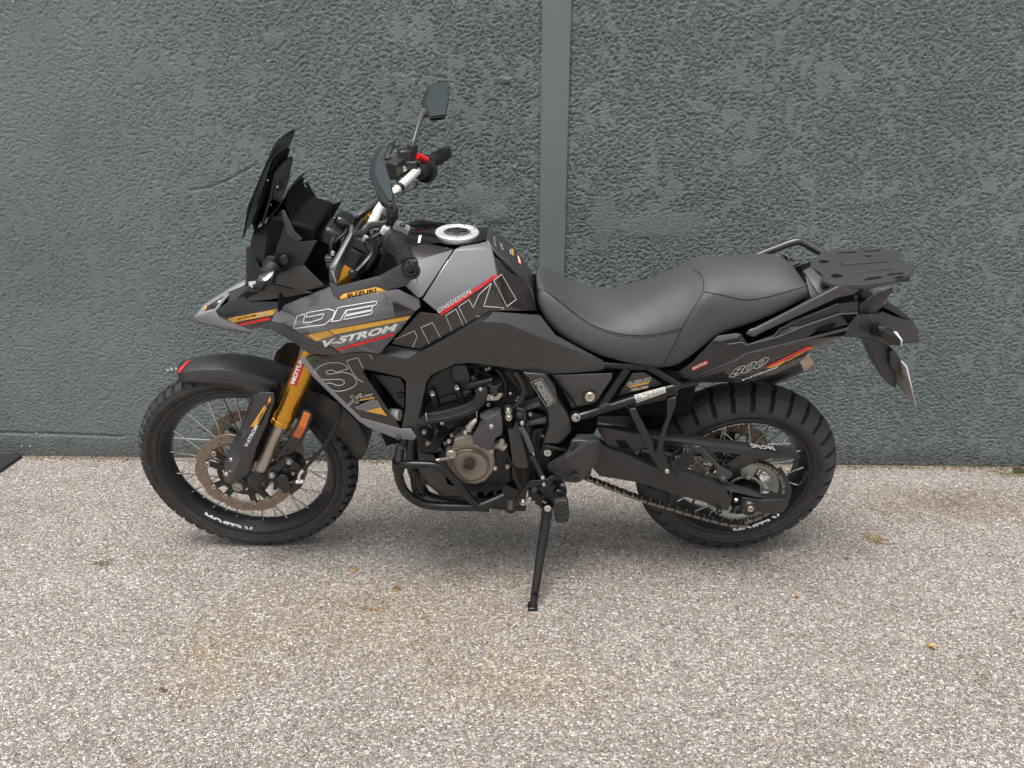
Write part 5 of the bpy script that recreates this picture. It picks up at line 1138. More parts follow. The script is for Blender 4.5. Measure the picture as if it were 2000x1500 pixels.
# ---------------------------------------------------------------- tail
tl = panel('tail_cover', 'graphic_dark', 'H',
  [('G',1040,958,.118),('G',1112,924,.138),('G',1400,803,.152),(150,975,.154),(620,866,.150),(930,836,.140),(770,914,.126),(690,948,.124),(560,1058,.120),(380,1140,.118),(180,1200,.118),('G',1250,958,.118)],
  [(0,1,2,11),(2,3,10,11),(3,4,8,9,10),(4,5,6,7,8)], bevel=.002)
tl = first(tl)
panel('tail_panel', 'matte_black', 'H',
  [('G',935,880,.120),('G',1015,888,.138),('G',1105,827,.146),('G',1240,682,.147),('G',1270,656,.147),('G',1392,636,.147),('G',1425,642,.148),('G',1455,690,.149),('G',1480,702,.149),('G',1640,640,.148),(410,776,.148),(880,582,.140),(1040,560,.132),(1035,645,.135),(890,664,.146),(610,756,.152),(160,905,.156),(150,972,.155),('G',1400,800,.153),('G',1112,922,.139),('G',1010,950,.124),
   (620,862,.151),(700,800,.15),(960,745,.142)],
  [(0,1,19,20),(1,2,3,18,19),(3,4,5,6,7,8,16,17,18),(8,9,10,15,16),(10,11,12,13,14,15),(16,15,22,21,17),(15,14,23,22)], tl, bevel=.002)
panel('tail_shelf', 'dull_grey', 'G', [(1240,684,.150),(1272,656,.150),(1392,637,.150),(1428,643,.150),(1400,665,.156),(1280,690,.156)], [(0,1,2,3,4,5)], tl, solid=.002)
panel('tail_gloss', 'gloss_black', 'H', [(400,792,.150),(500,722,.150),(860,585,.144),(892,638,.146),(640,712,.152),(440,782,.153)], [(0,1,2,3,4,5)], tl, solid=.002)
pipe('tail_trim', 'dull_grey', 'H', [(150,912,.157),(370,838,.156),(420,776,.152),(620,690,.15),(880,582,.143)], .0022, tl, smooth_path=0)
pipe('tail_trim', 'dull_grey', 'H', [(0,905,.152),(110,885,.156),(160,908,.158),(400,845,.157),(610,758,.154),(890,662,.148),(1030,655,.14)], .0022, tl, smooth_path=0)
panel('tail_highlight', 'dull_grey', 'H', [('G',1112,922,.1395),('G',1400,800,.1535),(150,970,.1555),(620,858,.152),(960,770,.142),(970,790,.141),(625,872,.150),(150,990,.1545),('G',1400,822,.1525),('G',1130,935,.138)], [(0,1,8,9),(1,2,7,8),(2,3,6,7),(3,4,5,6)], tl, solid=.002, bevel=0)  # lighter strip: highlight painted along the top edge of the tail cover
plate('tail_recess', 'deep_black', 'H', [(730,770,.151),(870,735,.150),(830,790,.150),(690,795,.151)], .002, tl, bevel=0)
ut = panel('rear_undertray', 'dark_plastic', 'H',
  [(960,748,.110),(1040,658,.100),(1110,662,.095),(1190,655,.075),(1235,640,.06),(1335,682,.05),(1470,718,.04),(1525,800,.035),(1520,876,.035),(1410,890,.045),(1405,800,.05),(1260,740,.085),(1160,745,.10),(1150,800,.102),(1200,850,.10),(1290,905,.09),(1150,850,.105),(1090,848,.11),(930,838,.120)],
  [(0,1,2,12,13,16,17,18),(2,3,11,12),(3,4,5,10,11),(5,6,7,10),(7,8,9,10),(11,10,9,15,14,13,12),(13,14,15,16)], solid=.003, bevel=.002)
ut = first(ut)
panel('tail_fin', 'matte_black', 'H', [(1030,645,.100),(1060,580,.095),(1150,520,.09),(1312,452,.075),(1318,475,.075),(1235,590,.07),(1190,655,.072),(1112,662,.092)], [(0,1,2,7),(2,3,4,5,6,7)], ut, solid=.003, bevel=.002)
b = MB(); q = pts('H', (1030,600,.09),(1235,600,.06),(1470,718,.04),(1525,800,.035)); b.add(q + [my(x) for x in q], [(i,i+1,i+5,i+4) for i in range(3)]); b.build('tail_deck', 'matte_black', ut, solid=.003)
b = MB(); q = pts('H', (930,838,.12),(1150,850,.105),(1300,905,.09),(1410,890,.045),(1520,876,.035)); b.add(q + [my(x) for x in q], [(i,i+1,i+6,i+5) for i in range(4)]); b.build('tail_floor', 'matte_black', ut, solid=.003)
panel('tail_lamp', 'red', 'H', [(1522,806,.036),(1530,810,.034),(1516,872,.034),(1508,872,.036)], [(0,1,2,3)], ut, solid=.02)
panel('tail_reflector', 'clear_lens', 'H', [(1255,530,.066),(1270,535,.062),(1255,575,.06),(1235,590,.066)], [(0,1,2,3)], ut, solid=.01)
for u, v in ((990,795),(1070,762)): bolt(p('H',u,v,.108), .004, ut, 'matte_black')
m = MB(); m.tube(pts('H', (1195,790,.10),(1225,790,.13),(1270,815,.155)), [.022,.021,.017], 10, 3); ri = m.build('indicator', 'rubber', bike, mirror=True)[0]
panel('indicator_housing', 'gloss_black', 'H', [(1195,770,.15),(1275,760,.15),(1310,800,.155),(1385,855,.17),(1392,890,.172),(1370,918,.172),(1300,910,.165),(1240,870,.16),(1330,850,.168)], [(0,1,2,8),(2,3,4,5,8),(0,8,5,6,7)], ri, solid=.02, bevel=.002)
panel('indicator_lens', 'clear_lens', 'H', [(1318,800,.158),(1345,800,.158),(1392,868,.172),(1388,905,.173),(1375,918,.173),(1378,872,.1725)], [(0,1,2,5),(2,3,4,5)], ri, solid=.008, bevel=.001)
ph = plate('plate_hanger', 'dark_plastic', 'H', [(1085,850,.030),(1150,852,.030),(1240,882,.030),(1315,950,.030),(1300,1000,.030),(1300,1080,.030),(1345,1130,.030),(1345,1245,.030),(1318,1250,.030),(1265,1210,.030),(1190,1090,.030)], .06, bevel=.004)
plate('plate_arm', 'dark_plastic', 'H', [(1290,960,.05),(1320,950,.05),(1425,1080,.05),(1420,1132,.05),(1330,1110,.05),(1295,1080,.05)], .10, ph, bevel=.003)
b = MB(); q = pts('H', (1428,1078,.085),(1500,1392,.085)); q += [my(q[1]), my(q[0])]; b.add(q, [(0,1,2,3)]); npl = b.build('number_plate', 'plate_white', bike, solid=.0022)
b = MB(); d_ = Vector((-.0035, 0, -.0005)); q2 = [x + d_ for x in q]; b.add([q2[0]+Vector((0,.002,-.002)), q2[1]+Vector((0,.002,.002)), q2[2]+Vector((0,-.002,.002)), q2[3]+Vector((0,-.002,-.002))], [(0,1,2,3)]); b.build('plate_backing', 'plate_back', npl, solid=.001)
# ---------------------------------------------------------------- rack and grab rails
def PZ(k, u, v, z):
    d = LI @ _ray(*px(k, u, v)); return CB + d * ((z - CB.z) / d.z)
def holed(outer, holes, name, m, par, th, bevel=.0):
    bm = bmesh.new()
    for loop in [outer] + holes:
        vs = [bm.verts.new(x) for x in loop]
        for i in range(len(vs)): bm.edges.new((vs[i], vs[(i + 1) % len(vs)]))
    bmesh.ops.triangle_fill(bm, use_beauty=True, use_dissolve=False, edges=bm.edges[:], normal=(0,0,1))
    bmesh.ops.recalc_face_normals(bm, faces=bm.faces)
    for f in bm.faces:
        if f.normal.z < 0: f.normal_flip()
    me = bpy.data.meshes.new(name); bm.to_mesh(me); bm.free(); me.materials.append(MATS[m])
    o = bpy.data.objects.new(name, me); COL.objects.link(o); o.parent = par
    d = o.modifiers.new('thick', 'SOLIDIFY'); d.thickness = th; d.offset = -1
    if bevel: d = o.modifiers.new('bevel', 'BEVEL'); d.width = bevel; d.segments = 2; d.limit_method = 'ANGLE'; d.angle_limit = radians(40)
    return o
RZ = 1.030
rk_out = [(770,165),(850,155),(930,150),(1080,148),(1260,143),(1362,160),(1348,196),(1400,262),(1497,285),(1455,362),(1400,378),(1290,402),(1060,432),(950,420),(850,430),(752,392),(755,350),(735,330),(660,282),(664,250),(712,200)]
def circ_px(u, v, a, b_, n=14): return [(u + a*cos(2*pi*i/n), v + b_*sin(2*pi*i/n)) for i in range(n)]
rk_holes = [circ_px(767,243,42,15), circ_px(868,356,46,17), [(862,172),(1010,162),(1030,168),(1020,176),(880,180)], [(1068,160),(1200,150),(1222,156),(1205,163),(1085,168)], circ_px(1118,200,30,8,10), circ_px(1232,306,34,9,10),
            [(1085,388),(1120,370),(1215,358),(1240,370),(1215,378),(1095,398)], [(1268,350),(1290,336),(1390,328),(1412,335),(1390,345),(1275,360)]]
rack = holed([PZ('H',u,v,RZ) for u,v in rk_out], [[PZ('H',u,v,RZ) for u,v in h] for h in rk_holes], 'luggage_rack', 'rack_plastic', bike, .011, .0018)
def rplate(name, m, poly, z, th, bevel=.002):
    b = MB(); b.prism([PZ('H',u,v,z) for u,v in poly], (0,0,-th)); return b.build(name, m, rack, bevel=bevel)
rplate('rack_rib', 'rack_plastic', [(905,250),(1280,225),(1290,240),(920,268)], RZ + .004, .006); rplate('rack_rib', 'rack_plastic', [(985,318),(1300,290),(1310,302),(1000,334)], RZ + .003, .006)

for h in (rk_holes[0], rk_holes[1]):
    b = MB(); q = [PZ('H',u,v,RZ-.012) for u,v in h]; b.prism(q, (0,0,-.01)); b.build('rack_boss', 'matte_black', rack)
plate('rack_skirt', 'matte_black', 'H', [(752,395,.105),(850,432,.110),(950,422,.115),(1060,435,.115),(1290,405,.112),(1455,365,.105),(1450,405,.105),(1415,405,.105),(1412,378,.106),(1295,425,.112),(1060,460,.115),(950,445,.115),(850,455,.11),(800,450,.105),(755,420,.105)], .012, rack, bevel=.002)
plate('rack_hook', 'matte_black', 'H', [(1000,520,.115),(1040,505,.115),(1030,550,.115),(1005,548,.115)], .02, rack, bevel=.002)
gr = panel('grab_rail', 'side_grey', 'H', [(145,822,.156),(180,780,.150),(215,770,.148),(500,630,.150),(880,442,.150),(952,426,.142),(1060,436,.125),(1050,480,.130),(1008,512,.140),(890,535,.150),(600,665,.160),(300,798,.162),(212,846,.160)],
  [(0,1,2,11,12),(2,3,10,11),(3,4,9,10),(4,5,6,7,8,9)], solid=.022, bevel=.005, seg=3, mirror=False)
gr = first(gr)
far_rail = pipe('grab_rail', 'side_grey', 'H', [(60,275,-.150),(220,208,-.150),(400,138,-.150),(500,100,-.150),(560,88,-.149),(610,98,-.146),(740,172,-.122),(800,215,-.11)], .0115, seg=10, smooth_path=4)
panel('rail_end', 'side_grey', 'H', [(1060,438,.124),(1300,405,.112),(1318,432,.105),(1200,450,.110),(1080,490,.12)], [(0,1,2,3,4)], gr, mirror=False, solid=.012, bevel=.003)
panel('rack_stay', 'dull_grey', 'H', [(600,320,.04),(660,285,.03),(770,385,.085),(805,455,.11),(720,500,.12),(680,430,.10),(625,345,.06)], [(0,1,2,6),(6,2,3,4,5)], gr, solid=.006)
panel('tail_light_panel', 'grey_paint', 'H', [(625,350,.06),(672,430,.10),(715,505,.12),(668,530,.125),(640,420,.11)], [(0,1,2,3,4)], gr, solid=.004)
# silencer end on the far side
m = MB(); a, c2 = p('G',1480,970,-.19), p('G',1800,822,-.19); m.tube([a, a.lerp(c2,.2), a.lerp(c2,.95), c2], [.03,.036,.038,.036], 24); sil = m.build('silencer', 'matte_black', bike)
d = (c2 - a).normalized(); m = MB(); m.lathe([(.037,0),(.036,.012),(.028,.036),(.024,.037),(.022,.02)], c2, d, 28); m.build('silencer_cap', 'exhaust_tip', sil)
b = MB(); b.tube(pts('I', (1250,560,.0),(1100,600,.0),(1000,700,.0),(960,820,.0)), .07, 14, 4, flat=.3); b.build('inner_mudguard', 'deep_black', bike)
# ---------------------------------------------------------------- handlebar
HB = [(0,-1.090,1.160),(.06,-1.090,1.160),(.10,-1.075,1.172),(.15,-1.050,1.188),(.22,-1.020,1.203),(.28,-1.000,1.210),(.33,-.982,1.213),(.469,-.938,1.207)]
path = [Vector((x, -y, z)) for y, x, z in reversed(HB)] + [Vector((x, y, z)) for y, x, z in HB[1:]]
b = MB(); b.tube(path, .0125, 18, 5); bar = b.build('handlebar', 'bar_white', bike)
for sy in (-1, 1):
    b = MB(); b.box((-1.096, sy*.045, 1.132), (.040,.030,.045), Matrix.Rotation(.45,3,'Y')); b.build('bar_clamp', 'frame_black', bar, bevel=.005)
g0, g1 = Vector((-.982,-.335,1.213)), Vector((-.938,-.469,1.207)); ga = (g1 - g0).normalized(); gl_ = (g1 - g0).length
for sy in (-1, 1):
    s_ = lambda q: Vector((q.x, q.y * -sy * -1 if sy < 0 else -q.y, q.z))
    A0 = g0 if sy < 0 else my(g0); AX = ga if sy < 0 else my(ga)
    m = MB(); prof = [(.012,-.008),(.0265,-.008),(.0275,-.004),(.0265,.002),(.021,.006)]
    for k in range(16): h_ = .010 + k * .0068; prof += [(.0188 + (.0008 if k % 2 else 0), h_), (.0188 + (.0008 if k % 2 else 0), h_ + .0055)]
    prof += [(.0205,.119),(.0205,.126),(.012,.126)]
    m.lathe(prof, A0, AX, 32); m.build('grip', 'rubber', bar)
    # angular tread of the grip
    for k in range(10):
        for j in range(5):
            a = 2*pi*k/10 + j*.31; u = (Vector((0,0,1)) - AX*AX.z).normalized(); w_ = AX.cross(u)
            c0 = A0 + AX*(.022 + j*.019); e = [c0 + AX*h_ + (u*cos(a+t)+w_*sin(a+t))*.0196 for h_, t in ((0,0),(.010,.20),(.018,.02))]
            b = MB(); b.tube(e, .0007, 5); b.build('grip_ridge', 'rubber', bar)
    m = MB(); m.lathe([(.012,.120),(.0180,.124),(.0192,.130),(.0192,.152),(.0175,.156),(.0115,.156),(.011,.150),(.0065,.149),(.006,.144),(.001,.144)], A0, AX, 30); m.build('bar_end', 'gloss_black' if sy < 0 else 'matte_black', bar)
    m = MB(); m.lathe([(.014,-.072),(.024,-.070),(.029,-.060),(.030,-.030),(.0275,-.012),(.024,-.006),(.014,-.006)], A0 + Vector((0,0,-.006)), AX, 26); sg = m.build('switch_housing', 'dark_plastic' if sy < 0 else 'matte_black', bar, bevel=0)
# left switch details
m = MB(); m.box(p('N',905,405,.315), (.036,.028,.018), Matrix.Rotation(.5,3,'Y')); m.build('dip_switch', 'silver_plastic', bar, bevel=.004)
m = MB(); m.sphere(p('N',912,368,.325), .0065, (1.2,1,.6)); m.build('switch_button', 'matte_black', bar)
m = MB(); m.box(p('N',705,440,.30), (.02,.02,.022), Matrix.Rotation(.6,3,'Y')); m.build('pass_switch', 'clear_lens', bar, bevel=.005)
m = MB(); m.tube(pts('N', (690,470,.29),(720,430,.29),(760,400,.29)), .016, 12, 3); m.build('lever_perch', 'matte_black', bar)
# right: kill switch, reservoir, throttle
m = MB(); m.tube(pts('U', (1160,548,-.265),(1245,580,-.275),(1345,625,-.285)), .0095, 10, 3); m.build('kill_switch', 'red', bar)
m = MB(); m.lathe([(.014,-.016),(.034,-.014),(.037,.0),(.034,.014),(.014,.016)], p('U',1310,830,-.315), AX, 26); m.build('throttle_housing', 'matte_black', bar)
m = MB(); m.sphere(p('U',1392,818,-.305), .003); m.build('start_mark', 'red', bar)
m = MB(); q = pts('U', (545,680,-.22),(740,730,-.20),(910,600,-.25),(720,570,-.27)); m.prism(q, (0,0,-.045)); rs = m.build('brake_reservoir', 'matte_black', bar, bevel=.004)
m = MB(); m.prism([x + Vector((0,0,.003)) for x in q], (0,0,-.008)); m.build('reservoir_lid', 'dark_plastic', bar, bevel=.002)
m = MB(); m.box(p('U',900,560,-.27), (.036,.040,.044), Matrix.Rotation(.4,3,'Z')); m.build('master_cylinder', 'matte_black', bar, bevel=.006)
m = MB(); m.tube(pts('U', (540,610,-.35),(590,480,-.38),(640,360,-.41),(700,290,-.44)), [.008,.010,.011,.004], 8, 4, flat=.5); m.build('brake_lever', 'matte_black', bar)
bolt(p('U',885,800,-.24), .008, bar, 'chrome')
pipe('throttle_cable', 'dull_grey', 'U', [(1130,1050,-.28),(1150,1110,-.27),(1050,1190,-.2),(850,1250,-.14),(600,1330,-.05)], .003, bar)
pipe('brake_line', 'dull_grey', 'N', [(240,330,-.02),(330,270,-.04),(480,150,-.08),(620,55,-.12),(760,-60,-.18),(880,-160,-.22)], .0062, bar, seg=10)
pipe('wiring', 'matte_black', 'N', [(280,350,-.04),(400,250,-.05),(560,130,-.09),(700,20,-.14),(800,-80,-.19)], .008, bar)
b = MB(); b.tube([Vector((-1.046,.155,1.190)), Vector((-1.040,.166,1.193))], .0135, 16); b.build('bar_strap', 'matte_black', bar)
# left levers and guards
m = MB(); m.tube(pts('N', (640,470,.285),(520,540,.30),(480,610,.325),(530,690,.355),(520,740,.37),(420,860,.395),(330,950,.415)), [.009,.008,.0075,.0075,.007,.0065,.006], 10, 5, flat=.7); lv = m.build('clutch_lever', 'frame_black', bar)
m = MB(); m.sphere(p('N',305,962,.42), .0098); m.build('lever_ball', 'frame_black', bar)
m = MB(); m.tube(pts('N', (430,560,.31),(470,505,.31)), [.004,.0065], 8); m.build('lever_adjuster', 'clear_lens', bar)
hgd = panel('hand_guard', 'dark_plastic', 'N',
  [(12,1050,.412),(75,1085,.424),(110,1112,.432),(300,1065,.444),(640,980,.456),(880,850,.466),(990,785,.470),(1075,790,.472),(1105,835,.474),(990,850,.478),(965,940,.480),(1005,1035,.482),(960,1115,.482),(720,1168,.474),(125,1282,.459),(62,1235,.445),(15,1110,.422),(300,1110,.452),(660,1020,.462)],
  [(0,1,2,16),(2,3,17),(3,4,18,17),(16,2,17,14,15),(17,18,13,14),(18,4,5,10,11,12,13),(5,6,7,8,9,10)], solid=.008, bevel=.003, seg=3)
hgd = first(hgd)
panel('guard_arm', 'dull_grey', 'N', [(262,372,.300),(302,352,.300),(308,472,.326),(122,840,.392),(68,925,.404),(10,900,.402),(30,850,.392),(248,470,.322)], [(0,1,2,7),(7,2,3,6),(6,3,4,5)], hgd, solid=.010, bevel=.003)
panel('guard_arm_inner', 'matte_black', 'N', [(308,474,.326),(332,560,.328),(290,690,.340),(104,1060,.424),(60,935,.406),(124,840,.392)], [(0,1,2,5),(5,2,3,4)], hgd, solid=.008, bevel=.002)
panel('guard_corner', 'dark_plastic', 'N', [(8,900,.402),(66,928,.405),(104,1060,.425),(110,1110,.432),(75,1085,.424),(12,1050,.412)], [(0,1,2,3,4,5)], hgd, solid=.008, bevel=.003)
pipe('guard_stay', 'dark_plastic', 'N', [(850,355,.265),(640,362,.275),(500,385,.285),(420,470,.305),(310,490,.326)], .0085, hgd, seg=8, smooth_path=3, mirror=True)
bolt(p('N',1062,1050,.480), .0052, hgd, 'chrome')
# mirrors
def mirror(glass, rim, stem, par):
    q = pts(*glass); r_ = pts(*rim)
    b = MB(); n = len(r_); c_ = sum(r_, Vector())/n; back = Vector()
    for i in range(n): back += r_[i].cross(r_[(i+1) % n])
    back.normalize(); back = back * (-.032 if back.dot(CB - c_) > 0 else .032)
    vs = r_ + [c_ + (x - c_)*.92 + back*.5 for x in r_] + [c_ + (x - c_)*.62 + back for x in r_]
    fs = [tuple(range(n))] + [(i,(i+1)%n,n+(i+1)%n,n+i) for i in range(n)] + [(n+i,n+(i+1)%n,2*n+(i+1)%n,2*n+i) for i in range(n)] + [tuple(range(2*n,3*n))[::-1]]
    b.add(vs, fs); o = b.build('mirror', 'gloss_black', bike, bevel=.002)
    nn = Vector()
    for i in range(len(q)): nn += q[i].cross(q[(i+1) % len(q)])
    nn.normalize(); nn = nn if nn.dot(CB - c_) > 0 else -nn
    b = MB(); b.prism([x + nn * .0022 for x in q], -nn * .0015); b.build('mirror_glass', 'mirror_glass', o)
    b = MB(); pth, rr = stem; b.tube(pth, rr, 12, 4); b.build('mirror_stem', 'dull_grey', o)
    return o
Dn = lambda v: .37 + (v/10 + 250 - 296)/99*.17
nr = [(400,450),(300,500),(240,620),(212,780),(240,960),(330,1220),(430,1420),(560,1490),(690,1490),(700,1380),(650,1080),(560,780),(470,570)]
ng = [(408,500),(365,620),(330,760),(332,880),(400,1060),(520,1300),(600,1420),(645,1440),(662,1360),(630,1080),(540,790),(460,600)]
cs = p('U',690,1490,.41)
mn = mirror(('U', *[(u,v,Dn(v)) for u,v in ng]), ('U', *[(u,v,Dn(v)) for u,v in nr]), ([Vector((-.995,-.285,1.245)), Vector((-.995,-.30,1.28)), p('U',650,1440,.36), p('U',560,1250,.42)], [.008,.008,.009,.012]), bike)
m = MB(); a = p('N',790,335,.28); t_ = p('N',785,130,.29); m.lathe([(.0135,0),(.0135,(t_-a).length*.88),(.009,(t_-a).length),(.006,(t_-a).length*1.05)], a, t_-a, 18); m.build('mirror_boot', 'rubber', mn)
Df = lambda v: -.37 - (230 - (v/3.409 + 140))/70*.17
fg = [(760,90),(842,75),(866,110),(871,180),(852,290),(757,300),(722,215),(740,140)]
fr_ = [(735,105),(760,75),(845,66),(872,105),(876,180),(856,298),(750,310),(700,265),(690,200),(715,130)]
mf = mirror(('B', *[(u,v,Df(v)) for u,v in fg]), ('B', *[(u,v,Df(v)) for u,v in fr_]), ([p('B',632,500,-.28), p('B',640,470,-.285), p('B',665,380,-.32), p('B',690,300,-.37), p('B',705,275,-.40)], [.0065,.0065,.006,.009,.016]), bike)
m = MB(); a = p('B',632,590,-.275); t_ = p('B',632,490,-.28); m.lathe([(.0145,0),(.0145,(t_-a).length),(.008,(t_-a).length*1.12)], a, t_-a, 16); m.build('mirror_boot', 'rubber', mf)
m = MB(); m.box(p('B',632,620,-.275), (.035,.05,.03)); m.build('mirror_clamp', 'matte_black', mf, bevel=.004)
# ignition area in front of the clamp
b = MB(); b.box(p('N',210,330,.02), (.05,.07,.035), Matrix.Rotation(.5,3,'Y')); b.build('ignition_lock', 'gloss_black', bike, bevel=.012)
b = MB(); b.box(p('N',70,480,.05), (.05,.08,.05), Matrix.Rotation(.5,3,'Y')); b.build('dash_bracket', 'matte_black', bike, bevel=.01)
bolt(p('N',62,718,.12), .006, bike, 'bolt_steel'); pipe('dash_wire', 'matte_black', 'N', [(30,600,.10),(110,560,.11),(200,480,.10)], .004)
for u, v in ((20,780),(35,850)): b = MB(); b.box(p('N',u,v,.11), (.02,.02,.014)); b.build('connector', 'dull_grey', bike, bevel=.002)

# more of the cable run in front of the bars
for pth, r_ in (([(160,400,.02),(120,470,.06),(60,560,.10),(40,680,.11),(60,820,.10)], .0055), ([(330,330,.0),(250,400,.04),(200,500,.08),(170,620,.10),(150,760,.10)], .0048), ([(430,300,.03),(380,380,.06),(330,460,.10),(300,560,.12)], .0042), ([(520,420,.16),(560,520,.18),(600,640,.17),(560,780,.15),(480,900,.13)], .0052), ([(640,480,.22),(680,600,.2),(700,720,.17),(640,860,.14)], .0045)):
    pipe('control_cable', 'rubber', 'N', [tuple(t) for t in pth], r_, bar, seg=8)
for u, v, D_ in ((600,560,.17),(540,600,.16),(690,690,.14)): b = MB(); b.box(p('N',u,v,D_), (.022,.018,.016), Matrix.Rotation(.4,3,'Y')); b.build('cable_guide', 'matte_black', bar, bevel=.003)
b = MB(); b.box(p('N',420,600,.12), (.05,.03,.03), Matrix.Rotation(.5,3,'Y')); b.build('horn_bracket', 'matte_black', bike, bevel=.004)
# ================================================================== PRINT, STICKERS, SEAMS (thin sheets laid on the surfaces)
bpy.context.view_layer.update()
DG = bpy.context.evaluated_depsgraph_get()
BI = bike.matrix_world.inverted()
_bv = {}
def tree(objs):
    key = tuple(o.name for o in objs)
    if key not in _bv:
        V, F = [], []
        for o in objs:
            e = o.evaluated_get(DG); me = e.to_mesh(); M_ = BI @ o.matrix_world; k = len(V)
            V += [M_ @ v.co for v in me.vertices]; F += [tuple(i + k for i in pl_.vertices) for pl_ in me.polygons]; e.to_mesh_clear()
        _bv[key] = BVHTree.FromPolygons(V, F)
    return _bv[key]
def cast(tr, u, v, off, D0=None):
    d = (LI @ _ray(u, v)).normalized(); loc, n, i, dist = tr.ray_cast(CB, d)
    if loc is None:
        loc, n, i, dist = tr.find_nearest(P(u, v, D0 if D0 is not None else .18))
        t = (loc - CB).dot(d); loc = CB + d * t; return loc - d * off
    if n.dot(d) > 0: n = -n
    return loc + n * off - d * off * .3
def family(o): return [o] + [c for c in o.children if c.type == 'MESH' and c.scale.y > 0]
def dpoly(name, m, k, poly, par, targets, off=.0015, lmax=9.):
    tr = tree(targets); bm = bmesh.new()
    f = bm.faces.new([bm.verts.new((*px(k, *q), 0)) for q in poly]); bmesh.ops.triangulate(bm, faces=[f])
    for _ in range(5):
        es = [e for e in bm.edges if e.calc_length() > lmax]
        if not es: break
        bmesh.ops.subdivide_edges(bm, edges=es, cuts=1); bmesh.ops.triangulate(bm, faces=[f for f in bm.faces if len(f.verts) > 3])
    for v in bm.verts: v.co = cast(tr, v.co.x, v.co.y, off)
    me = bpy.data.meshes.new(name); bm.to_mesh(me); bm.free(); me.materials.append(MATS[m])
    o = bpy.data.objects.new(name, me); COL.objects.link(o); o.parent = par; return o
def dline(name, m, k, path, par, targets, r=.0009, off=.0008, spl=0, closed=False, step=5.):
    tr = tree(targets); q = [Vector((*px(*t), 0)) if isinstance(t[0], str) else Vector((*px(k, *t), 0)) for t in path]
    if spl: q, _ = catmull(q, [0]*len(q), spl, closed)
    if closed: q = q + [q[0]]
    out = []
    for a, b_ in zip(q[:-1], q[1:]):
        n = max(1, int((b_ - a).length / step)); out += [a.lerp(b_, i / n) for i in range(n)]
    out.append(q[-1]); P3 = [cast(tr, x.x, x.y, off) for x in out]
    b = MB(); b.tube(P3, r, 5); return b.build(name, m, par)
def text_mesh(s, shear=.25, bold=.012, space=1.0):
    cu = bpy.data.curves.new('t', 'FONT'); cu.body = s; cu.shear = shear; cu.offset = bold; cu.resolution_u = 3; cu.space_character = space
    o = bpy.data.objects.new('t', cu); COL.objects.link(o); bpy.context.view_layer.update()
    e = o.evaluated_get(bpy.context.evaluated_depsgraph_get()); me = e.to_mesh()
    V = [v.co.copy() for v in me.vertices]; F = [tuple(pl_.vertices) for pl_ in me.polygons]; e.to_mesh_clear()
    bpy.data.objects.remove(o); bpy.data.curves.remove(cu)
    x0, x1 = min(v.x for v in V), max(v.x for v in V); y0, y1 = min(v.y for v in V), max(v.y for v in V)
    return [((v.x - x0) / (x1 - x0), (v.y - y0) / (y1 - y0)) for v in V], F
def dtext(name, m, s, k, a, b_, up_, par, targets, off=.0020, **kw):
    """a, b_ = ends of the base line, up_ = pixel vector of the cap height (all in the zoom's pixels)"""
    tr = tree(targets); V, F = text_mesh(s, **kw); A, B_ = Vector(a), Vector(b_); U_ = Vector(up_)
    P3 = []
    for x, y in V:
        q = A + (B_ - A) * x + U_ * y; P3.append(cast(tr, *px(k, q.x, q.y), off))
    me = bpy.data.meshes.new(name); me.from_pydata([tuple(x) for x in P3], [], F); me.materials.append(MATS[m])
    o = bpy.data.objects.new(name, me); COL.objects.link(o); o.parent = par; return o
def doutline(name, m, s, k, a, b_, up_, par, targets, r=.0007, **kw):
    """outlined lettering"""
    tr = tree(targets); V, F = text_mesh(s, **kw); A, B_, U_ = Vector(a), Vector(b_), Vector(up_)
    cnt = {}
    for f in F:
        for i in range(len(f)):
            e = tuple(sorted((f[i], f[(i+1) % len(f)]))); cnt[e] = cnt.get(e, 0) + 1
    b = MB()
    for (i, j), c_ in cnt.items():
        if c_ == 1:
            q = []
            for x, y in (V[i], V[j]):
                w_ = A + (B_ - A) * x + U_ * y; q.append(cast(tr, *px(k, w_.x, w_.y), .0012))
            if (q[0] - q[1]).length > 1e-5: b.tube(q, r, 4, cap=False)
    return b.build(name, m, par)
def marks(name, m, k, quad, rows, cols, par, targets, fill=.72, off=.0018):
    """rows of small print too fine to read: quad corners a (start), b (row end), c, d"""
    tr = tree(targets); a, b_, c_, d_ = [Vector(px(k, *q)) for q in quad]; bb = MB(); rnd = random.Random(hash(name + k) % 1000 + rows)
    for i in range(rows):
        t = 0.02
        while t < .96:
            w_ = rnd.uniform(.4, 1.3) / cols
            if rnd.random() < .88:
                r0, r1 = (i + .5 - fill/2) / rows, (i + .5 + fill/2) / rows; t1 = min(.98, t + w_ * .8)
                q = []
                for (tt, rr) in ((t, r0), (t1, r0), (t1, r1), (t, r1)):
                    x = (a.lerp(b_, tt)).lerp(d_.lerp(c_, tt), rr); q.append(cast(tr, x.x, x.y, off))
                bb.add(q, [(0,1,2,3)])
            t += w_
    return bb.build(name, m, par)
SH = family(sh); TK = family(tk); TL = family(tl)
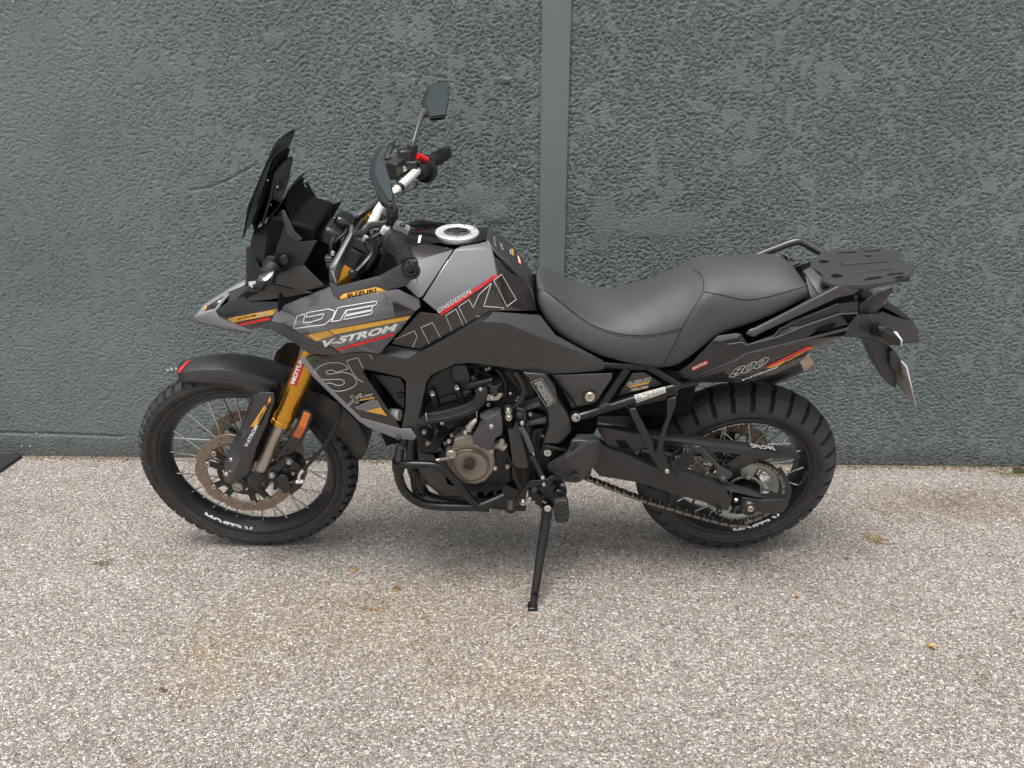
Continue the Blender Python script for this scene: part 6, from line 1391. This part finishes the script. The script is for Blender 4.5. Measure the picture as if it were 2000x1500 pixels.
# shroud
dpoly('band', 'mid_graphic', 'O', [(812,614),(975,690),(985,722),(835,755),(755,740)], sh, SH, off=.0009)
dpoly('band', 'mid_graphic', 'O', [(870,758),(985,724),(1075,742),(1240,788),(1308,822),(1075,870)], sh, SH, off=.0009)
dpoly('stripe', 'gold_sticker', 'O', [(1075,872),(1300,826),(1362,868),(1195,928)], sh, SH)
dpoly('stripe', 'gold_sticker', 'Q', [(312,424),(1112,281),(1080,322),(374,463)], sh, SH)
dpoly('band', 'mid_graphic', 'Q', [(395,470),(1075,328),(1000,440),(500,565),(440,520)], sh, SH, off=.0008)
dpoly('band', 'mid_graphic', 'O', [(1205,930),(1365,872),(1420,910),(1560,985),(1400,1000),(1280,960)], sh, SH, off=.0008)
dpoly('stripe', 'red', 'Q', [(378,607),(950,446),(946,474),(412,623)], sh, SH, off=.0016)
dtext('lettering', 'white_print', 'V-STROM', 'Q', (262,590), (992,420), (-8,-66), sh, SH, shear=.32, bold=.045)
LP = 'white_print'
dline('outline', LP, 'O', [(968,808),(1003,690),(1082,665),(1064,748),(1130,748),(1240,715),(1270,664),(1092,700),(1100,655),(1312,618),(1374,640),(1350,706),(1272,770)], sh, SH, r=.0013, closed=True)
dline('outline', LP, 'O', [(1340,742),(1400,610),(1440,598),(1785,540),(1772,578),(1480,632),(1425,728)], sh, SH, r=.0013, closed=True)
dline('outline', LP, 'O', [(1482,636),(1744,588),(1728,626),(1476,676)], sh, SH, r=.0013, closed=True)
dline('outline', LP, 'O', [(1472,690),(1745,632),(1722,668),(1455,722)], sh, SH, r=.0013, closed=True)
dpoly('sheen_panel', 'graphic_dark', 'Q', [(930,140),(1150,242),(1110,278),(960,300)], sh, SH, off=.0008)
for cvs in ([(505,797),(450,752),(380,740),(290,748),(210,785),(172,828),(190,850)], [(505,797),(430,820),(385,832),(345,812),(300,818),(288,838),(320,852),(440,835),(530,855),(582,915),(570,960),(500,1000),(420,1018),(345,1012)], [(245,908),(340,905),(430,905),(465,930),(445,955),(395,962),(330,940),(290,945)]):
    dline('letter_outline', 'line_print', 'Q', cvs, sh, SH, r=.0010, spl=5)
dline('letter_outline', 'line_print', 'Q', [(645,790),(595,690),(485,722),(545,840),(600,905),(648,930)], sh, SH, r=.0010)
dline('letter_outline', 'line_print', 'Q', [(705,662),(738,700)], sh, SH, r=.0010)
dpoly('band', 'mid_graphic', 'Q', [(560,1175),(740,1095),(790,1105),(825,1168),(660,1208),(600,1200)], sh, SH, off=.0008)
dpoly('stripe', 'gold_sticker', 'Q', [(664,1210),(820,1172),(882,1258)], sh, SH)
doutline('lettering', 'pale_print', 'X', 'Q', (490,1160), (635,1125), (0,-85), sh, SH, r=.0008, shear=.3, bold=.03)
dtext('lettering', 'pale_print', 'PLORE', 'Q', (590,1090), (745,1062), (4,-28), sh, SH, shear=.3, bold=.02)
dpoly('stripe', 'gold_sticker', 'Q', [(610,1102),(760,1072),(756,1088),(612,1112)], sh, SH)
# beak
BK = family(bk)
dpoly('stripe', 'gold_sticker', 'O', [(318,712),(800,616),(768,672),(385,746)], bk, BK); dpoly('stripe', 'red', 'O', [(412,764),(745,694),(735,722),(440,783)], bk, BK)
dtext('lettering', 'black_print', 'V-STROM', 'O', (392,728), (606,686), (4,-22), bk, BK, shear=.3, bold=.03); dtext('lettering', 'pale_print', '800DE', 'O', (612,690), (728,662), (4,-26), bk, BK, shear=.3, bold=.03)
# tank
dline('panel_gap', 'deep_black', 'D', [(640,208),(600,270),(500,425),(372,622)], tk, TK, r=.0032, off=.0)
dpoly('stripe', 'red', 'D', [(518,742),(984,420),(1006,432),(530,768)], tk, TK, off=.0016)
dtext('lettering', 'white_print', 'ONEDESIGN', 'D', (506,748), (786,574), (-14,-34), tk, TK, shear=.1, bold=.012, space=1.1)
for cvs in ([(135,970),(300,895),(326,945),(285,1035)], [(430,1008),(356,867),(455,825),(524,955)], [(622,898),(566,766),(655,710),(716,850)], [(748,835),(677,690),(766,630),(800,700),(850,588),(955,490)], [(955,490),(890,686),(1062,702),(1040,716)], [(826,768),(858,776)]):
    dline('letter_outline', 'line_print', 'D', cvs, tk, TK, r=.0010)
dline('letter_outline', 'line_print', 'D', [(976,470),(1040,416),(1165,630),(1086,690)], tk, TK, r=.0010, closed=True)
dpoly('sticker', 'sticker_red', 'D', [(1166,248),(1188,258),(1212,342),(1180,328)], tk, TK); dpoly('sticker_face', 'white_print', 'D', [(1172,262),(1184,268),(1203,326),(1184,318)], tk, TK, off=.002)
dpoly('sticker', 'gold_sticker', 'D', [(1122,196),(1138,206),(1144,264),(1128,256)], tk, TK); dpoly('sticker', 'pale_print', 'D', [(1108,210),(1118,204),(1124,252),(1112,246)], tk, TK)
dtext('lettering', 'pale_print', 'SUZUKI', 'D', (976,180), (962,92), (20,8), tk, TK, shear=0, bold=.0); dtext('lettering', 'pale_print', 'DE', 'D', (1036,205), (1020,150), (22,10), tk, TK, shear=0, bold=.0)
for k in range(5): dline('pad_groove', 'deep_black', 'D', [(1030+18*k,300+14*k),(1090+20*k,385+10*k)], tk, TK, r=.0008)
MD = [mud]
dpoly('sticker', 'sticker_red', 'E', [(318,188),(345,180),(385,128),(425,90),(395,98),(350,140)], mud, MD)
# hand guard
HG = family(hgd)
dpoly('sticker', 'gold_sticker', 'N', [(122,1281),(205,1212),(592,1130),(718,1167)], hgd, HG); dtext('lettering', 'black_print', 'SUZUKI', 'N', (242,1256), (600,1186), (-4,-44), hgd, HG, shear=.0, bold=.035, off=.0026)
# fork
FT = [o for o in bike.children if o.name.startswith('fork_tube')][:1]
dpoly('sticker', 'sticker_red', 'O', [(1024,1084),(1066,1178),(995,1372),(926,1352)], FT[0], FT, lmax=3); dtext('lettering', 'white_print', 'MOTUL', 'O', (978,1352), (1074,1105), (-36,-14), FT[0], FT, shear=0, bold=.05, off=.0028)
GD = family(gd)
dpoly('stripe', 'gold_sticker', 'E', [(860,574),(1006,352),(1012,378),(906,572)], gd, GD); dtext('lettering', 'white_print', 'V-STROM', 'E', (838,722), (920,566), (-24,-10), gd, GD, shear=.2, bold=.04)
doutline('lettering', 'black_print', 'DE', 'E', (935,560), (1012,392), (-26,-14), gd, GD, r=.0011, shear=.2, bold=.02)
dpoly('band', 'dull_grey', 'E', [(772,602),(880,600),(850,660),(742,650)], gd, GD, off=.0006)
dtext('lettering', 'dim_print', 'SUZUKI', 'E', (800,560), (880,345), (-26,-10), gd, GD, shear=0, bold=.0)
# tail
dpoly('stripe', 'red', 'H', [(288,1082),(636,914),(690,918),(352,1070)], tl, TL, off=.0016); dpoly('stripe', 'gold_sticker', 'H', [(310,1087),(352,1070),(690,918),(655,944),(420,1062),(345,1088)], tl, TL)
doutline('lettering', 'white_print', '800', 'H', (15,1168), (318,1062), (14,-66), tl, TL, r=.0008, shear=.3, bold=.04); doutline('lettering', 'black_print', 'DE', 'H', (425,1068), (650,972), (12,-36), tl, TL, r=.0012, shear=.3, bold=.02)
dtext('lettering', 'white_print', 'V-STROM', 'H', (112,1190), (400,1085), (6,-16), tl, TL, shear=.3, bold=.04)
dpoly('sticker', 'sticker_red', 'G', [(1098,856),(1206,808),(1212,834),(1104,881)], tl, TL); dtext('lettering', 'white_print', 'MOTUL', 'G', (1110,872), (1204,829), (-2,-17), tl, TL, shear=.1, bold=.05, off=.0026)
# badge and labels
SB = family(sub)
doutline('lettering', 'pale_print', 'SUZUKI', 'T', (1530,458), (1818,392), (4,-42), sub, SB, r=.0007, shear=.1, bold=.03); dpoly('stripe', 'gold_sticker', 'T', [(1543,462),(1806,402),(1790,428),(1568,480)], sub, SB)
dtext('lettering', 'white_print', 'XPLORE', 'T', (1562,524), (1790,476), (4,-30), sub, SB, shear=.3, bold=.02); dpoly('stripe', 'gold_sticker', 'T', [(1610,512),(1792,472),(1786,484),(1618,520)], sub, SB, off=.001)
dpoly('label', 'label_black', 'T', [(352,406),(490,352),(666,650),(540,714)], fr, family(fr)); dline('label_border', 'pale_print', 'T', [(360,410),(488,360),(656,648),(542,704)], fr, family(fr), r=.0006, off=.0022, closed=True)
marks('label_print', 'pale_print', 'T', [(478,378),(640,645),(560,690),(385,415)], 5, 14, fr, family(fr), .6)
dpoly('label', 'cream_film', 'I', [(850,494),(1170,406),(1182,460),(872,572)], sub, SB); marks('label_print', 'frame_black', 'I', [(860,500),(1168,418),(1176,455),(876,560)], 3, 12, sub, SB, .35, .0024)
CG = family(cg); dpoly('label', 'label_black', 'J', [(975,585),(1185,612),(1206,656),(1000,632)], cg, CG); marks('label_print', 'pale_print', 'J', [(978,590),(1180,616),(1200,650),(1000,628)], 4, 9, cg, CG, .7)
# embossed lines of the frame cover
FV = [fcv]
for cvs in ([(880,1035),(1030,1168),(985,1165)], [(930,890),(1215,1214),(1246,1220)], [(1130,885),(1380,1226),(1415,1230)], [(1300,930),(1545,1218),(1580,1220)], [(1392,970),(1540,1216)], [(1632,1070),(1700,1112),(1756,1205),(1706,1208)], [(640,990),(740,1052)], [(770,940),(870,1030)]):
    dline('embossed_line', 'emboss_line', 'D', cvs, fcv, FV, r=.0005, closed=len(cvs) == 4)
# seat seams
for nm, cvs in SEAT_PARTS:
    dline(nm, 'seam', 'G', cvs, seat, [seat], r=.0013, off=.0002, spl=6)
dline('stitching', 'seam', 'G', [(95,360),(155,370),(255,446),(385,548),(505,616),(640,655),(780,664),(900,650),(1036,618)], seat, [seat], r=.0007, off=.0003, spl=6)
# rim lettering, bent along the rim
def rim_text(w, c, br, by, a0, a1, s='V-STROM', flipped=True):
    V, F = text_mesh(s, shear=.2, bold=.05); out = []
    for x, y in V:
        a = a0 + (a1 - a0) * x; r = br - .019 + .015 * (1 - y if not flipped else y); r = br - .003 - .019 * (y if flipped else 1 - y)
        out.append((r * sin(a), -by - .0045 + (br - r) * .5, r * cos(a)))
    me = bpy.data.meshes.new('lettering'); me.from_pydata(out, [], F); me.materials.append(MATS['white_print']); o = bpy.data.objects.new('lettering', me); COL.objects.link(o); o.parent = w
def ang(k, u, v, c, D): q = p(k, u, v, D) - c; return atan2(q.x, q.z)
def unw(a, ref): return a + 2*pi*round((ref - a)/(2*pi))
a0 = ang('E',872,1325,FC,.038); a1 = unw(ang('E',510,1225,FC,.038), a0); rim_text(wf, FC, .2805, .036, a0, a1)
a0 = ang('J',1238,1165,RC,.062); a1 = unw(ang('J',858,1290,RC,.062), a0); rim_text(wr, RC, .232, .060, a0, a1)
a0 = ang('J',600,522,RC,.062); a1 = unw(ang('J',960,432,RC,.062), a0); rim_text(wr, RC, .232, .060, a0, a1, flipped=True)
